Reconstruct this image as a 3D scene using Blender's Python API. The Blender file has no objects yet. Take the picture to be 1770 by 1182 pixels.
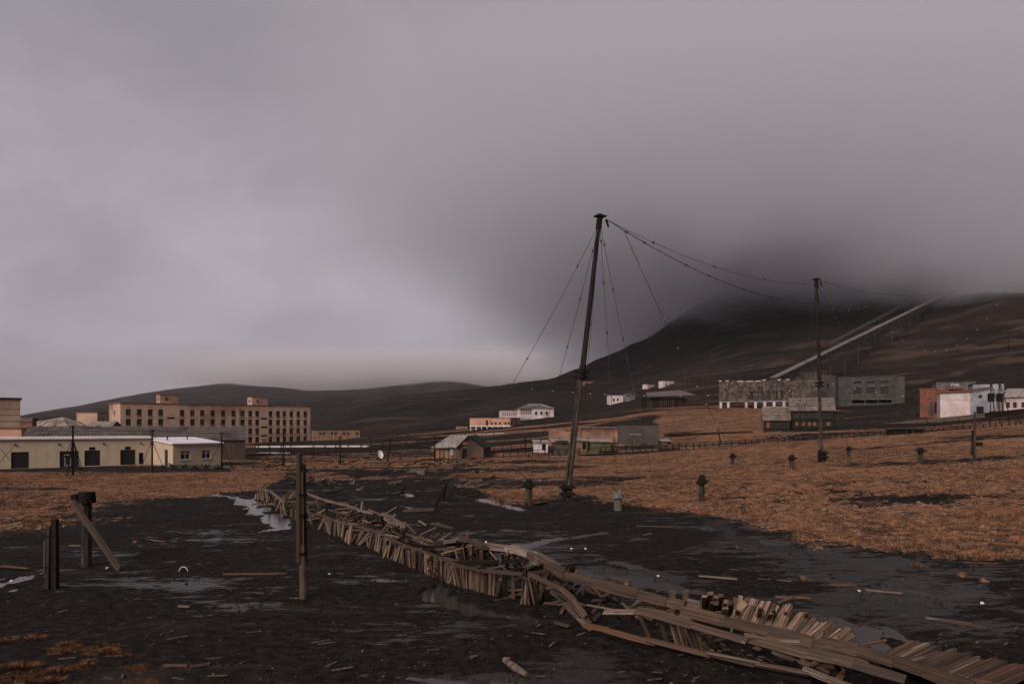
import bpy, math, random
import numpy as np
from mathutils import Vector, Matrix
random.seed(7); rng = np.random.default_rng(7)
sc = bpy.context.scene
R = math.radians
F, HZ, CH = 1180.0, 735.0, 5.5          # focal length in photo pixels, horizon row, eye height

# ------------------------------------------------------------------ camera
cd = bpy.data.cameras.new('camera'); cam = bpy.data.objects.new('camera', cd)
sc.collection.objects.link(cam); sc.camera = cam
cam.location = (0, 0, CH); cam.rotation_euler = (R(90), 0, 0)
cd.sensor_width = 36; cd.lens = 36 * F / 1770; cd.shift_y = (HZ - 591) / 1770
cd.clip_start = .1; cd.clip_end = 12000

# ------------------------------------------------------------------ world
SUN_EL, SUN_AZ = R(36), R(-145)          # azimuth from +Y, clockwise: the light comes from the left, a little behind
w = bpy.data.worlds.new('World'); sc.world = w; w.use_nodes = True
nt = w.node_tree; N = nt.nodes; L = nt.links
bg = N['Background']; bg.inputs[1].default_value = 1.0
sky = N.new('ShaderNodeTexSky'); sky.sky_type = 'NISHITA'; sky.sun_disc = False
sky.sun_elevation = SUN_EL; sky.sun_rotation = SUN_AZ
def nmath(nt, op, a, b=None, c=None, clamp=False):
    m = nt.nodes.new('ShaderNodeMath'); m.operation = op; m.use_clamp = clamp
    for i, v in enumerate((a, b, c)):
        if v is None: continue
        if isinstance(v, (int, float)): m.inputs[i].default_value = v
        else: nt.links.new(v, m.inputs[i])
    return m.outputs[0]
def nmix(nt, f, a, b, blend='MIX'):
    m = nt.nodes.new('ShaderNodeMix'); m.data_type = 'RGBA'; m.blend_type = blend
    for s, v in ((0, f), (6, a), (7, b)):
        if isinstance(v, (int, float)): m.inputs[s].default_value = v
        elif isinstance(v, tuple): m.inputs[s].default_value = (*v[:3], 1)
        else: nt.links.new(v, m.inputs[s])
    return m.outputs[2]
def nmap(nt, v, a, b, c=0., d=1., smooth=True):
    m = nt.nodes.new('ShaderNodeMapRange'); m.interpolation_type = 'SMOOTHSTEP' if smooth else 'LINEAR'
    nt.links.new(v, m.inputs[0])
    for i, x in enumerate((a, b, c, d)): m.inputs[i + 1].default_value = x
    return m.outputs[0]
def nnoise(nt, vec, scale, detail=4, rough=.55, dist=0., stretch=None):
    if stretch:
        mp = nt.nodes.new('ShaderNodeMapping'); mp.inputs['Scale'].default_value = stretch
        nt.links.new(vec, mp.inputs[0]); vec = mp.outputs[0]
    n = nt.nodes.new('ShaderNodeTexNoise'); nt.links.new(vec, n.inputs['Vector'])
    n.inputs['Scale'].default_value = scale; n.inputs['Detail'].default_value = detail
    n.inputs['Roughness'].default_value = rough; n.inputs['Distortion'].default_value = dist
    return n.outputs[0]
tc = N.new('ShaderNodeTexCoord'); sep = N.new('ShaderNodeSeparateXYZ'); L.new(tc.outputs['Generated'], sep.inputs[0])
dz = sep.outputs[2]; dx = sep.outputs[0]; dy = sep.outputs[1]
nz1 = nnoise(nt, tc.outputs['Generated'], 1.6, 3, .45, .4, (1, 1, 2.0))
nz2 = nnoise(nt, tc.outputs['Generated'], 3.6, 8, .58, .8, (1, 1, 2.0))
# overcast: mauve grey, a lighter band at middle height, heavier cloud over the mountain to the right
up = nmap(nt, dz, -.02, .13)
hi = nmap(nt, dz, .22, .62)
c = nmix(nt, up, (.150, .134, .144), (.205, .184, .209))
c = nmix(nt, hi, c, (.146, .133, .151))
side = nmap(nt, nmath(nt, 'ADD', dx, nmath(nt, 'MULTIPLY', nz1, .36)), -.02, .80)
low = nmap(nt, dz, .62, .05)
c = nmix(nt, nmath(nt, 'MULTIPLY', side, nmath(nt, 'MULTIPLY_ADD', low, .22, .70)), c, (.056, .050, .055))
v1 = nmap(nt, nz1, .3, .7, .84, 1.13); v2 = nmap(nt, nz2, .25, .75, .91, 1.08)
cm = N.new('ShaderNodeVectorMath'); cm.operation = 'SCALE'; L.new(c, cm.inputs[0]); L.new(nmath(nt, 'MULTIPLY', v1, v2), cm.inputs['Scale'])
sm = N.new('ShaderNodeVectorMath'); sm.operation = 'SCALE'; L.new(sky.outputs[0], sm.inputs[0]); sm.inputs['Scale'].default_value = .05
L.new(nmix(nt, .96, sm.outputs[0], cm.outputs[0]), bg.inputs[0])

# ------------------------------------------------------------------ sun (veiled by the overcast)
ld = bpy.data.lights.new('sun', 'SUN'); ld.energy = 1.45; ld.angle = R(34); ld.color = (1, .9, .82)
lo = bpy.data.objects.new('sun', ld); sc.collection.objects.link(lo)
sd = Vector((math.sin(SUN_AZ) * math.cos(SUN_EL), math.cos(SUN_AZ) * math.cos(SUN_EL), math.sin(SUN_EL)))
lo.rotation_euler = sd.to_track_quat('Z', 'Y').to_euler(); lo.location = (0, 0, 60)

sc.render.engine = 'CYCLES'
sc.view_settings.view_transform = 'Standard'; sc.view_settings.look = 'None'
sc.view_settings.exposure = .95; sc.view_settings.gamma = 1
sc.cycles.volume_bounces = 6; sc.cycles.volume_max_steps = 64; sc.cycles.volume_step_rate = 1.0
sc.cycles.max_bounces = 6

# ------------------------------------------------------------------ materials
M = {}
def material(name, col, col2=None, rough=.85, scale=2., bump=0., stretch=None, coord='Object', rnd=0., spec=.3, dirt=None, metallic=0, contrast=(.35, .65)):
    m = bpy.data.materials.new(name); m.use_nodes = True; nt = m.node_tree
    p = nt.nodes['Principled BSDF']; tc = nt.nodes.new('ShaderNodeTexCoord')
    if coord == 'World':
        g = nt.nodes.new('ShaderNodeNewGeometry'); v = g.outputs['Position']
    else: v = tc.outputs[coord]
    oi = nt.nodes.new('ShaderNodeObjectInfo')
    off = nt.nodes.new('ShaderNodeVectorMath'); off.operation = 'ADD'; nt.links.new(v, off.inputs[0])
    sc_ = nt.nodes.new('ShaderNodeVectorMath'); sc_.operation = 'SCALE'; sc_.inputs[0].default_value = (31, 17, 9)
    nt.links.new(oi.outputs['Random'], sc_.inputs['Scale']); nt.links.new(sc_.outputs[0], off.inputs[1]); v = off.outputs[0]
    n = nnoise(nt, v, scale, 6, .62, .2, stretch)
    col2 = col2 or tuple(x * .6 for x in col)
    c = nmix(nt, nmap(nt, n, *contrast), col2, col)
    if dirt:
        n2 = nnoise(nt, v, scale * .23, 5, .6, .5)
        c = nmix(nt, nmap(nt, n2, .48, .66, 0, .8), c, dirt)
    if rnd:
        s = nt.nodes.new('ShaderNodeVectorMath'); s.operation = 'SCALE'; nt.links.new(c, s.inputs[0])
        nt.links.new(nmap(nt, oi.outputs['Random'], 0, 1, 1 - rnd, 1 + rnd * .6, False), s.inputs['Scale']); c = s.outputs[0]
    nt.links.new(c, p.inputs['Base Color']); p.inputs['Roughness'].default_value = rough
    p.inputs['Specular IOR Level'].default_value = spec; p.inputs['Metallic'].default_value = metallic
    if bump:
        b = nt.nodes.new('ShaderNodeBump'); b.inputs['Distance'].default_value = bump; b.inputs['Strength'].default_value = .8
        nt.links.new(n, b.inputs['Height']); nt.links.new(b.outputs[0], p.inputs['Normal'])
    M[name] = m; return m
material('slat_wood', (.33, .215, .155), (.024, .015, .011), .8, 9, .015, (1, 1, .12), rnd=.75, dirt=(.16, .075, .038))
material('rail_wood', (.115, .064, .040), (.030, .019, .014), .75, 5, .01, (1, 1, .08), rnd=.3, dirt=(.05, .033, .025))
material('pale_wood', (.25, .180, .142), (.055, .036, .027), .8, 5, .01, (1, 1, .08), rnd=.3, dirt=(.1, .06, .04))
material('rust_wood', (.19, .085, .045), (.06, .03, .02), .85, 6, .01, (1, 1, .1), rnd=.2)
material('dark_wood', (.030, .022, .018), (.010, .008, .007), .9, 4, .01, (1, 1, .12), rnd=.35, spec=.1)
material('post_wood', (.095, .064, .048), (.016, .012, .010), .8, 9, .015, (1, 1, .07), rnd=.2, dirt=(.012, .010, .009))
material('plank_wall', (.155, .10, .072), (.028, .019, .015), .85, 5, .01, (3, 3, .12), rnd=.45)
material('iron', (.022, .016, .013), (.009, .007, .006), .9, 12, spec=.1)
material('wire', (.035, .030, .030), None, .6, 3)
material('porcelain', (.62, .58, .56), (.45, .42, .40), .35, 5)
material('insulator_dark', (.05, .04, .04), None, .5, 5)
material('concrete', (.17, .145, .13), (.085, .07, .062), .9, 1.5, .01, coord='World', dirt=(.05, .04, .034))
material('grey_concrete', (.085, .074, .069), (.05, .043, .04), .9, .6, 0, coord='World', dirt=(.045, .038, .034))
material('brown_block', (.090, .072, .064), (.062, .049, .043), .9, .8, 0, coord='World', dirt=(.055, .042, .036))
material('ruin_plaster', (.155, .112, .088), (.038, .030, .026), .9, .8, 0, coord='World', dirt=(.04, .033, .03))
material('peach_brick', (.56, .375, .285), (.42, .27, .205), .9, .35, 0, coord='World', dirt=(.26, .135, .095), contrast=(.3, .7))
material('peach_plaster', (.52, .29, .20), (.40, .21, .145), .9, .5, 0, coord='World')
material('red_brick', (.235, .085, .052), (.12, .05, .035), .9, .9, 0, coord='World', dirt=(.30, .17, .13))
material('yellow_metal', (.52, .405, .29), (.46, .355, .255), .6, .4, 0, coord='World')
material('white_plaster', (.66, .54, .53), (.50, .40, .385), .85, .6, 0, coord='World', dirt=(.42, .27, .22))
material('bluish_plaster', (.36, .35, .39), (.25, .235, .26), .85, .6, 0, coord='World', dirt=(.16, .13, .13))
material('clean_white', (.72, .62, .62), (.60, .50, .50), .7, .5, 0, coord='World')
material('white_metal_roof', (.80, .72, .76), (.70, .62, .66), .45, .5, 0, coord='World')
material('tin_roof', (.34, .30, .29), (.18, .145, .13), .55, 2, 0, coord='World', dirt=(.12, .08, .06))
material('slate_roof', (.155, .125, .112), (.085, .068, .06), .8, 1.3, 0, coord='World', dirt=(.05, .04, .036))
material('purple_roof', (.15, .115, .12), (.10, .075, .08), .8, 1, 0, coord='World')
material('dark_roof', (.022, .019, .018), (.014, .012, .012), .85, 1, 0, coord='World')
material('pale_heap', (.34, .26, .22), (.16, .12, .10), .9, .25, 0, coord='World')
material('black_door', (.018, .015, .014), (.014, .012, .011), .55, 2, 0)
material('green_paint', (.115, .105, .045), (.075, .07, .032), .7, 2, 0, dirt=(.09, .05, .03))
material('orange_plank', (.33, .20, .12), (.17, .10, .065), .85, 2, 0, (1, 1, .2))
material('log_wall', (.028, .020, .017), (.012, .010, .009), .85, 3, .02, (.2, .2, 3))
material('amber_window', (.33, .135, .060), (.18, .07, .035), .6, 3, 0)
material('glass', (.030, .024, .023), (.015, .013, .013), .16, 1, 0, spec=.5)
material('window_frame', (.42, .34, .30), None, .7, 2)
material('dark_frame', (.10, .065, .05), None, .8, 2)
material('pale_frame', (.72, .64, .62), None, .6, 2)
material('hill_rock', (.07, .05, .04), (.03, .022, .018), .95, 2, 0, coord='World')
material('stone', (.28, .19, .145), (.09, .06, .047), .9, 3, 0, coord='World', contrast=(.40, .60))
material('white_litter', (.75, .68, .66), (.60, .52, .50), .6, 4, 0)
material('gallery_side', (.062, .056, .056), (.036, .032, .032), .8, .3, 0, coord='World')
material('gallery_top', (.17, .145, .13), (.10, .082, .075), .7, .25, 0, coord='World')
material('yellow_hut', (.34, .19, .07), (.20, .11, .045), .8, .6, 0, coord='World')
material('grass_dry', (.37, .195, .112), (.060, .034, .024), .95, 1.3, 0, coord='World', contrast=(.42, .60), spec=.1, dirt=(.30, .12, .06))
material('pale_slate', (.21, .165, .14), (.11, .085, .07), .8, 1.6, 0, coord='World', dirt=(.06, .045, .038))
material('peach_ruin', (.34, .19, .13), (.20, .115, .08), .95, .5, 0, coord='World', dirt=(.11, .065, .048))
material('spandrel_brick', (.36, .23, .17), (.20, .125, .095), .9, .8, 0, coord='World')
material('tussock', (.20, .088, .042), (.07, .032, .018), .95, 9, 0, spec=.1)
material('chips', (.15, .11, .085), (.02, .016, .014), .9, 2.3, 0, coord='World', contrast=(.42, .62))

# ------------------------------------------------------------------ terrain
ROWS = [  # forward distance: (photo column, height in metres)
 (8,   [(-900, 0), (2600, 0)]),
 (32,  [(-900, 0), (1300, 0), (1770, .1), (2600, .3)]),
 (50,  [(-900, 0), (1050, 0), (1240, .12), (1420, .35), (1600, .6), (1770, .9), (2600, 1.6)]),
 (62,  [(-900, 0), (900, .0), (1060, .12), (1240, .35), (1420, .72), (1600, 1.2), (1770, 1.7), (2600, 2.8)]),
 (78,  [(-900, 0), (760, .0), (885, .1), (1060, .3), (1240, .7), (1420, 1.34), (1600, 2.2), (1770, 2.9), (2600, 4.5)]),
 (108, [(-900, -.1), (600, 0), (700, .05), (850, .5), (1000, 1.0), (1120, 1.4), (1260, 2.2), (1420, 3.3), (1600, 4.5), (1770, 5.5), (2600, 8)]),
 (150, [(-900, -.5), (400, -.5), (600, -.2), (700, .2), (850, 1.2), (1000, 2.3), (1120, 3.2), (1260, 4.4), (1420, 5.4), (1600, 6.8), (1770, 8.2), (2600, 12)]),
 (172, [(-900, -.7), (400, -.7), (600, -.2), (700, .4), (850, 1.8), (1000, 3.4), (1120, 5.0), (1260, 6.2), (1420, 7.2), (1600, 9), (1770, 10.6), (2600, 15)]),
 (200, [(-900, -.9), (400, -.9), (600, 0), (700, .8), (850, 2.6), (1000, 5.4), (1120, 8.8), (1260, 9.6), (1420, 9.4), (1530, 10), (1600, 12), (1770, 15), (2600, 20)]),
 (240, [(-900, -1.3), (400, -1.4), (600, -.6), (700, 1.4), (850, 4.6), (1000, 7.4), (1120, 10.5), (1260, 11.0), (1420, 10.8), (1530, 11.2), (1600, 13.8), (1770, 22), (2600, 30)]),
 (320, [(-900, -1.5), (400, -1), (600, 1.0), (700, 3.6), (850, 7.4), (1000, 11.5), (1120, 16.5), (1260, 21), (1420, 27), (1600, 36), (1770, 45), (2600, 60)]),
 (500, [(-900, 0), (0, 2), (400, 6), (600, 10), (700, 14), (850, 21), (1000, 31), (1120, 44), (1260, 62), (1420, 80), (1600, 97), (1770, 114), (2600, 150)]),
 (800, [(-900, 2), (0, 8), (200, 14), (400, 24), (600, 32), (700, 38), (850, 50), (940, 60), (1000, 76), (1060, 93), (1120, 114), (1170, 136), (1200, 149), (1260, 172), (1420, 212), (1600, 250), (1770, 290), (2600, 330)]),
 (1200, [(-900, 4), (0, 14), (200, 30), (400, 45), (600, 50), (700, 55), (850, 68), (1000, 95), (1120, 150), (1200, 205), (1260, 235), (1420, 290), (1600, 330), (1770, 360), (2600, 400)]),
 (1800, [(-900, 6), (0, 18), (200, 60), (400, 92), (540, 80), (700, 92), (850, 95), (1000, 115), (1120, 150), (1260, 235), (1420, 290), (1600, 330), (1770, 360), (2600, 400)]),
 (2500, [(-900, 8), (0, 26), (40, 46), (100, 70), (150, 86), (187, 106), (240, 128), (300, 149), (350, 160), (395, 174), (430, 160), (480, 152), (540, 138), (600, 141), (640, 146), (700, 164), (760, 182), (800, 176), (850, 150), (1000, 140), (1260, 235), (1600, 330), (2600, 400)]),
 (3300, [(-900, 5), (0, 12), (200, 60), (400, 90), (700, 80), (1000, 80), (2600, 200)]),
]
UG = np.linspace(-3.2, 3.2, 1281); SG = np.linspace(math.log(8), math.log(3300), 300)
prof = np.array([np.interp(UG * F + 885, [p[0] for p in r[1]], [p[1] for p in r[1]]) for r in ROWS])
ls = np.log([r[0] for r in ROWS]); ZG = np.empty((300, 1281))
for j in range(1281): ZG[:, j] = np.interp(np.exp(SG), np.exp(ls), prof[:, j])
_c = 215.; ZG = np.where(ZG > _c, _c + (ZG - _c) * .22, ZG)
def blur(a, s, ax):
    k = np.exp(-.5 * (np.arange(-3 * s, 3 * s + 1) / s) ** 2); k /= k.sum()
    pad = [(0, 0), (0, 0)]; pad[ax] = (3 * s, 3 * s); b = np.pad(a, pad, 'edge')
    return np.apply_along_axis(lambda v: np.convolve(v, k, 'valid'), ax, b)
ZG = blur(blur(ZG, 3, 0), 3, 1)
_perm = rng.random((256, 256))
def vnoise(x, y):
    xi = np.floor(x).astype(int); yi = np.floor(y).astype(int); fx = x - xi; fy = y - yi
    fx = fx * fx * (3 - 2 * fx); fy = fy * fy * (3 - 2 * fy)
    a = _perm[xi & 255, yi & 255]; b = _perm[(xi + 1) & 255, yi & 255]; c_ = _perm[xi & 255, (yi + 1) & 255]; d = _perm[(xi + 1) & 255, (yi + 1) & 255]
    return (a * (1 - fx) + b * fx) * (1 - fy) + (c_ * (1 - fx) + d * fx) * fy - .5
def fbm(x, y, o=4, g=.5):
    s = 0; a = 1
    for i in range(o): s = s + a * vnoise(x * 2 ** i + 13.7 * i, y * 2 ** i + 7.1 * i); a *= g
    return s
def sstep(a, b, x):
    t = np.clip((x - a) / (b - a), 0, 1); return t * t * (3 - 2 * t)
def base_z(X, Y):
    D = np.maximum(Y, 8.); u = np.clip(X / D, -3.19, 3.19)
    fu = (u + 3.2) / 6.4 * 1280; fs = np.clip((np.log(D) - SG[0]) / (SG[-1] - SG[0]) * 299, 0, 298.999)
    i = fs.astype(int); j = np.clip(fu.astype(int), 0, 1279); a = fs - i; b = fu - j
    return (ZG[i, j] * (1 - b) + ZG[i, j + 1] * b) * (1 - a) + (ZG[i + 1, j] * (1 - b) + ZG[i + 1, j + 1] * b) * a
# shallow pools: (photo outline points, width in metres) traced as ribbons on the flat
POOLS = [  # x, y, half width (m)
 [(362, 853, .3), (385, 857, .5), (415, 862, .45), (428, 868, .7), (436, 876, .8), (440, 884, .45), (452, 888, .25), (470, 890, .4), (478, 898, .7), (490, 906, .7), (497, 911, .4), (462, 916, .22), (430, 922, .12)],
 [(-30, 1025, .5), (10, 1010, .55), (40, 998, .6), (70, 990, .45)],
 [(905, 945, .3), (920, 940, .5), (945, 934, .4), (1000, 926, .2), (1050, 919, .12)],
 [(1385, 1064, .15), (1425, 1071, .45), (1465, 1084, .8), (1500, 1103, .85), (1530, 1126, .55)],
 [(1530, 1082, .14), (1560, 1100, .28), (1590, 1120, .26)],
 [(1000, 966, .25), (1050, 970, .35), (1100, 978, .4), (1135, 986, .25)],
 [(1010, 990, .5), (1060, 998, .6), (1110, 1008, .6), (1170, 1016, .5), (1230, 1024, .3)],
 [(1215, 897, .3), (1235, 905, .5), (1250, 914, .6), (1262, 925, .6), (1290, 936, .8), (1330, 944, .6), (1400, 952, .4)],
 [(1500, 980, .2), (1580, 990, .5), (1640, 1003, .6), (1700, 1018, .7), (1790, 1030, .8)],
 [(1380, 990, .15), (1450, 1004, .35), (1540, 1016, .3), (1640, 1028, .25)],
 [(760, 1012, .12), (752, 1026, .4), (775, 1040, .35), (815, 1054, .28), (870, 1062, .25), (910, 1068, .15)],
 [(610, 999, .06), (660, 1001, .16), (720, 1004, .14)],
 [(680, 1166, .06), (740, 1172, .18), (820, 1180, .2), (900, 1190, .2)],
 [(670, 850, .3), (690, 853, .5), (715, 856, .4)], [(780, 855, .3), (830, 862, .5), (900, 880, .3)],
]
def gp(x, y): D = CH * F / (y - HZ); return ((x - 885) / F * D, D)
PSEG = []
for pl in POOLS:
    q = [(*gp(a, b), c_) for a, b, c_ in pl]
    for a, b in zip(q, q[1:]): PSEG.append((a, b))
def pool_mask(X, Y):
    m = np.zeros_like(X)
    wob = np.maximum(.15, 1 + 1.3 * fbm(X * 1.1, Y * .6, 3) + 1.1 * fbm(X * 3.1, Y * 1.4, 3))
    for (ax, ay, aw), (bx, by, bw) in PSEG:
        # depth is foreshortened: the ribbons are wider along the view than across
        sel = (X > min(ax, bx) - 3) & (X < max(ax, bx) + 3) & (Y > min(ay, by) - 5) & (Y < max(ay, by) + 5)
        if not sel.any(): continue
        px, py = X[sel], Y[sel]; dx_, dy_ = bx - ax, by - ay
        t = np.clip(((px - ax) * dx_ + (py - ay) * dy_) / (dx_ * dx_ + dy_ * dy_ + 1e-9), 0, 1)
        d = np.hypot(px - ax - t * dx_, (py - ay - t * dy_)); wd = (aw + (bw - aw) * t) * wob[sel]
        m[sel] = np.maximum(m[sel], 1 - sstep(.55, 1.35, d / np.maximum(wd, .02)))
    return m
MUDL = [(-2000, 930), (0, 926), (60, 915), (200, 885), (330, 870), (430, 846), (480, 822), (560, 812), (700, 806), (770, 812), (790, 836), (850, 858), (980, 870), (1080, 884), (1200, 892), (1270, 905), (1400, 936), (1560, 956), (1770, 962), (3500, 985)]
def grass_mask(X, Y, Z):
    D = np.maximum(Y, 3); px = 885 + X / D * F; py = HZ + (CH - Z) / D * F
    yb = np.interp(px, [a for a, b in MUDL], [b for a, b in MUDL])
    n = fbm(X * .16, Y * .16, 4)
    wd = np.clip((yb - 780) * .17, 7, 22)
    g = sstep(-1.1, 1.4, (yb - py) / wd + n * 2.4)
    # dark worn ground between village and field
    mid = sstep(470, 560, px) * (1 - sstep(790, 880, px)) * sstep(786, 795, py) * (1 - sstep(818, 842, py))
    g = np.maximum(g * (1 - .5 * mid * sstep(-.1, .15, n)), .75 * mid * sstep(-.08, .12, fbm(X * .13 + 4, Y * .30, 4)))
    g = g * (1 - .75 * sstep(.06, .30, fbm(X * .045 + 20, Y * .20 + 3, 4)) * sstep(26, 40, Y)) 
    g = g * (1 - .5 * sstep(838, 870, py) * (px < 500) * sstep(-.2, .1, fbm(X * .6, Y * .6, 4)))
    far = sstep(104, 120, Y)
    band = sstep(-.10, .16, fbm(X * .02 + 3, Y * .11, 4))
    gf = .15 + .8 * band
    gf *= 1 - sstep(215, 300, Y) * .86
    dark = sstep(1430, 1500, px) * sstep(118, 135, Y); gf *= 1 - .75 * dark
    yard = sstep(745, 760, py) * (1 - sstep(770, 778, py)) * (px < 800) * (px > 440); gf *= 1 - .5 * yard
    terr = sstep(1115, 1150, px) * (1 - sstep(1330, 1400, px)) * sstep(700, 708, py) * (Y < 260); gf = np.maximum(gf, terr * (.30 + .65 * sstep(-.22, -.02, fbm(X * .03 + 9, Y * .16, 4))))
    zone = sstep(1150, 1300, px) * sstep(815, 835, py) * (1 - sstep(870, 895, py)); g = g * (1 - .55 * zone * sstep(-.12, .1, fbm(X * .5, Y * .7, 4)))
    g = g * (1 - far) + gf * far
    ap = (px < 400) * sstep(803, 807, py) * (1 - sstep(814, 818, py)); g *= 1 - .85 * ap
    bl = (1 - sstep(150, 300, px + 60 * n)) * sstep(1090, 1130, py + 25 * n); g = np.maximum(g, .42 * bl * sstep(.0, .3, fbm(X * 1.6, Y * 1.6, 4)))
    return g
def wet_bias(X, Y, Z):
    D = np.maximum(Y, 3); px = 885 + X / D * F; py = HZ + (CH - Z) / D * F; w_ = np.full_like(X, -.03)
    for cx, cy, rx, ry, k in ((1150, 1000, 300, 55, .10), (1560, 1030, 260, 70, .11), (830, 1042, 120, 40, .10), (640, 1110, 170, 35, .05), (1030, 1150, 80, 50, .13), (850, 1175, 170, 22, .10), (1250, 918, 90, 28, .10), (940, 945, 120, 20, .08), (200, 1010, 200, 22, .05), (640, 1000, 90, 10, .09), (1650, 1110, 150, 60, .05)):
        w_ = w_ + k * np.exp(-((px - cx) / rx) ** 2 - ((py - cy) / ry) ** 2)
    return w_
def ground_z(X, Y):
    X = np.asarray(X, float); Y = np.asarray(Y, float); Z = base_z(X, Y)
    near = 1 - sstep(60, 110, Y)
    rut = np.abs(fbm(X * .18 + Y * .05, Y * .55 - X * .12, 4)) * .10
    lum = np.maximum(rut - .02 + fbm(X * .45, Y * .45, 5, .55) * .15, -.018) * near
    Z = Z + fbm(X * .8, Y * .5, 3) * .30 * sstep(6, 13, X) * sstep(37, 44, Y) * near
    pm = pool_mask(X, Y)
    Z = Z + lum * (1 - pm) - (.075 * pm)
    mid = sstep(60, 110, Y) * (1 - sstep(280, 330, Y)); Z = Z + fbm(X * .06, Y * .08, 4) * .7 * mid
    far = sstep(280, 420, Y) * (1 - sstep(2000, 2450, Y) * .75)
    Z = Z + (fbm(X * .010, Y * .007, 5, .55) * 9 - np.abs(fbm(X * .018 + 5, Y * .006, 3)) * 8) * far
    return Z
def gz(x, y): return float(ground_z(np.array([x]), np.array([y]))[0])
_D = np.geomspace(9, 3000, 3000)
def G(x, y):
    "point of the ground seen at a photo pixel"
    X = (x - 885) / F * _D; Zr = CH - (y - HZ) / F * _D; Zg = ground_z(X, _D); k = np.argmax(Zr <= Zg)
    return Vector((X[k], _D[k], Zg[k]))
def P(x, y, z):
    D = (CH - z) * F / (y - HZ); return Vector(((x - 885) / F * D, D, z))
def Q(x, y, D): return Vector(((x - 885) / F * D, D, CH - (y - HZ) / F * D))

col = sc.collection
def tag(o, label=None, cat=None, group=None, kind=None):
    if label: o['label'] = label
    if cat: o['category'] = cat
    if group: o['group'] = group
    if kind: o['kind'] = kind
    return o
def npmesh(name, V, quads=None, tris=None):
    me = bpy.data.meshes.new(name); me.vertices.add(len(V)); me.vertices.foreach_set('co', np.asarray(V, np.float32).ravel())
    idx = quads if quads is not None else tris; n, k = idx.shape
    me.loops.add(n * k); me.loops.foreach_set('vertex_index', idx.astype(np.int32).ravel())
    me.polygons.add(n); me.polygons.foreach_set('loop_start', (np.arange(n) * k).astype(np.int32)); me.polygons.foreach_set('loop_total', np.full(n, k, np.int32))
    me.update(calc_edges=True); return me
def attr(me, name, v):
    a = me.attributes.new(name, 'FLOAT', 'POINT'); a.data.foreach_set('value', np.asarray(v, np.float32))
ucols = np.concatenate([np.linspace(-3.1, -.84, 40), np.linspace(-.8, .8, 600), np.linspace(.84, 3.1, 40)])
ynear = np.concatenate([np.linspace(-60, 6, 12), np.linspace(8, 14, 12), CH * F / (np.arange(1190, 800, -1.7) - HZ)])
yfar = np.concatenate([np.linspace(101, 160, 60), np.linspace(161.5, 260, 60)]); ynear = np.concatenate([ynear, yfar])
yhill = np.concatenate([[ynear[-1]], np.geomspace(263, 2400, 230), np.linspace(2415, 2620, 18), np.geomspace(2680, 3290, 8)])
def sheet(name, ys):
    U, Yg = np.meshgrid(ucols, ys); X = U * np.maximum(Yg, 14); X = X.ravel(); Yr = Yg.ravel(); Z = ground_z(X, Yr)
    nr, nc = Yg.shape; i = np.arange(nr * nc).reshape(nr, nc)
    q = np.stack([i[:-1, :-1], i[:-1, 1:], i[1:, 1:], i[1:, :-1]], -1).reshape(-1, 4)
    me = npmesh(name, np.stack([X, Yr, Z], 1), quads=q)
    attr(me, 'grass', grass_mask(X, Yr, Z)); attr(me, 'pool', pool_mask(X, Yr)); attr(me, 'wet', wet_bias(X, Yr, Z))
    me.polygons.foreach_set('use_smooth', np.ones(len(me.polygons), bool))
    o = bpy.data.objects.new(name, me); col.objects.link(o); tag(o, kind='structure'); return o
ground = sheet('ground', ynear); hills = sheet('hills', yhill)

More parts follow.
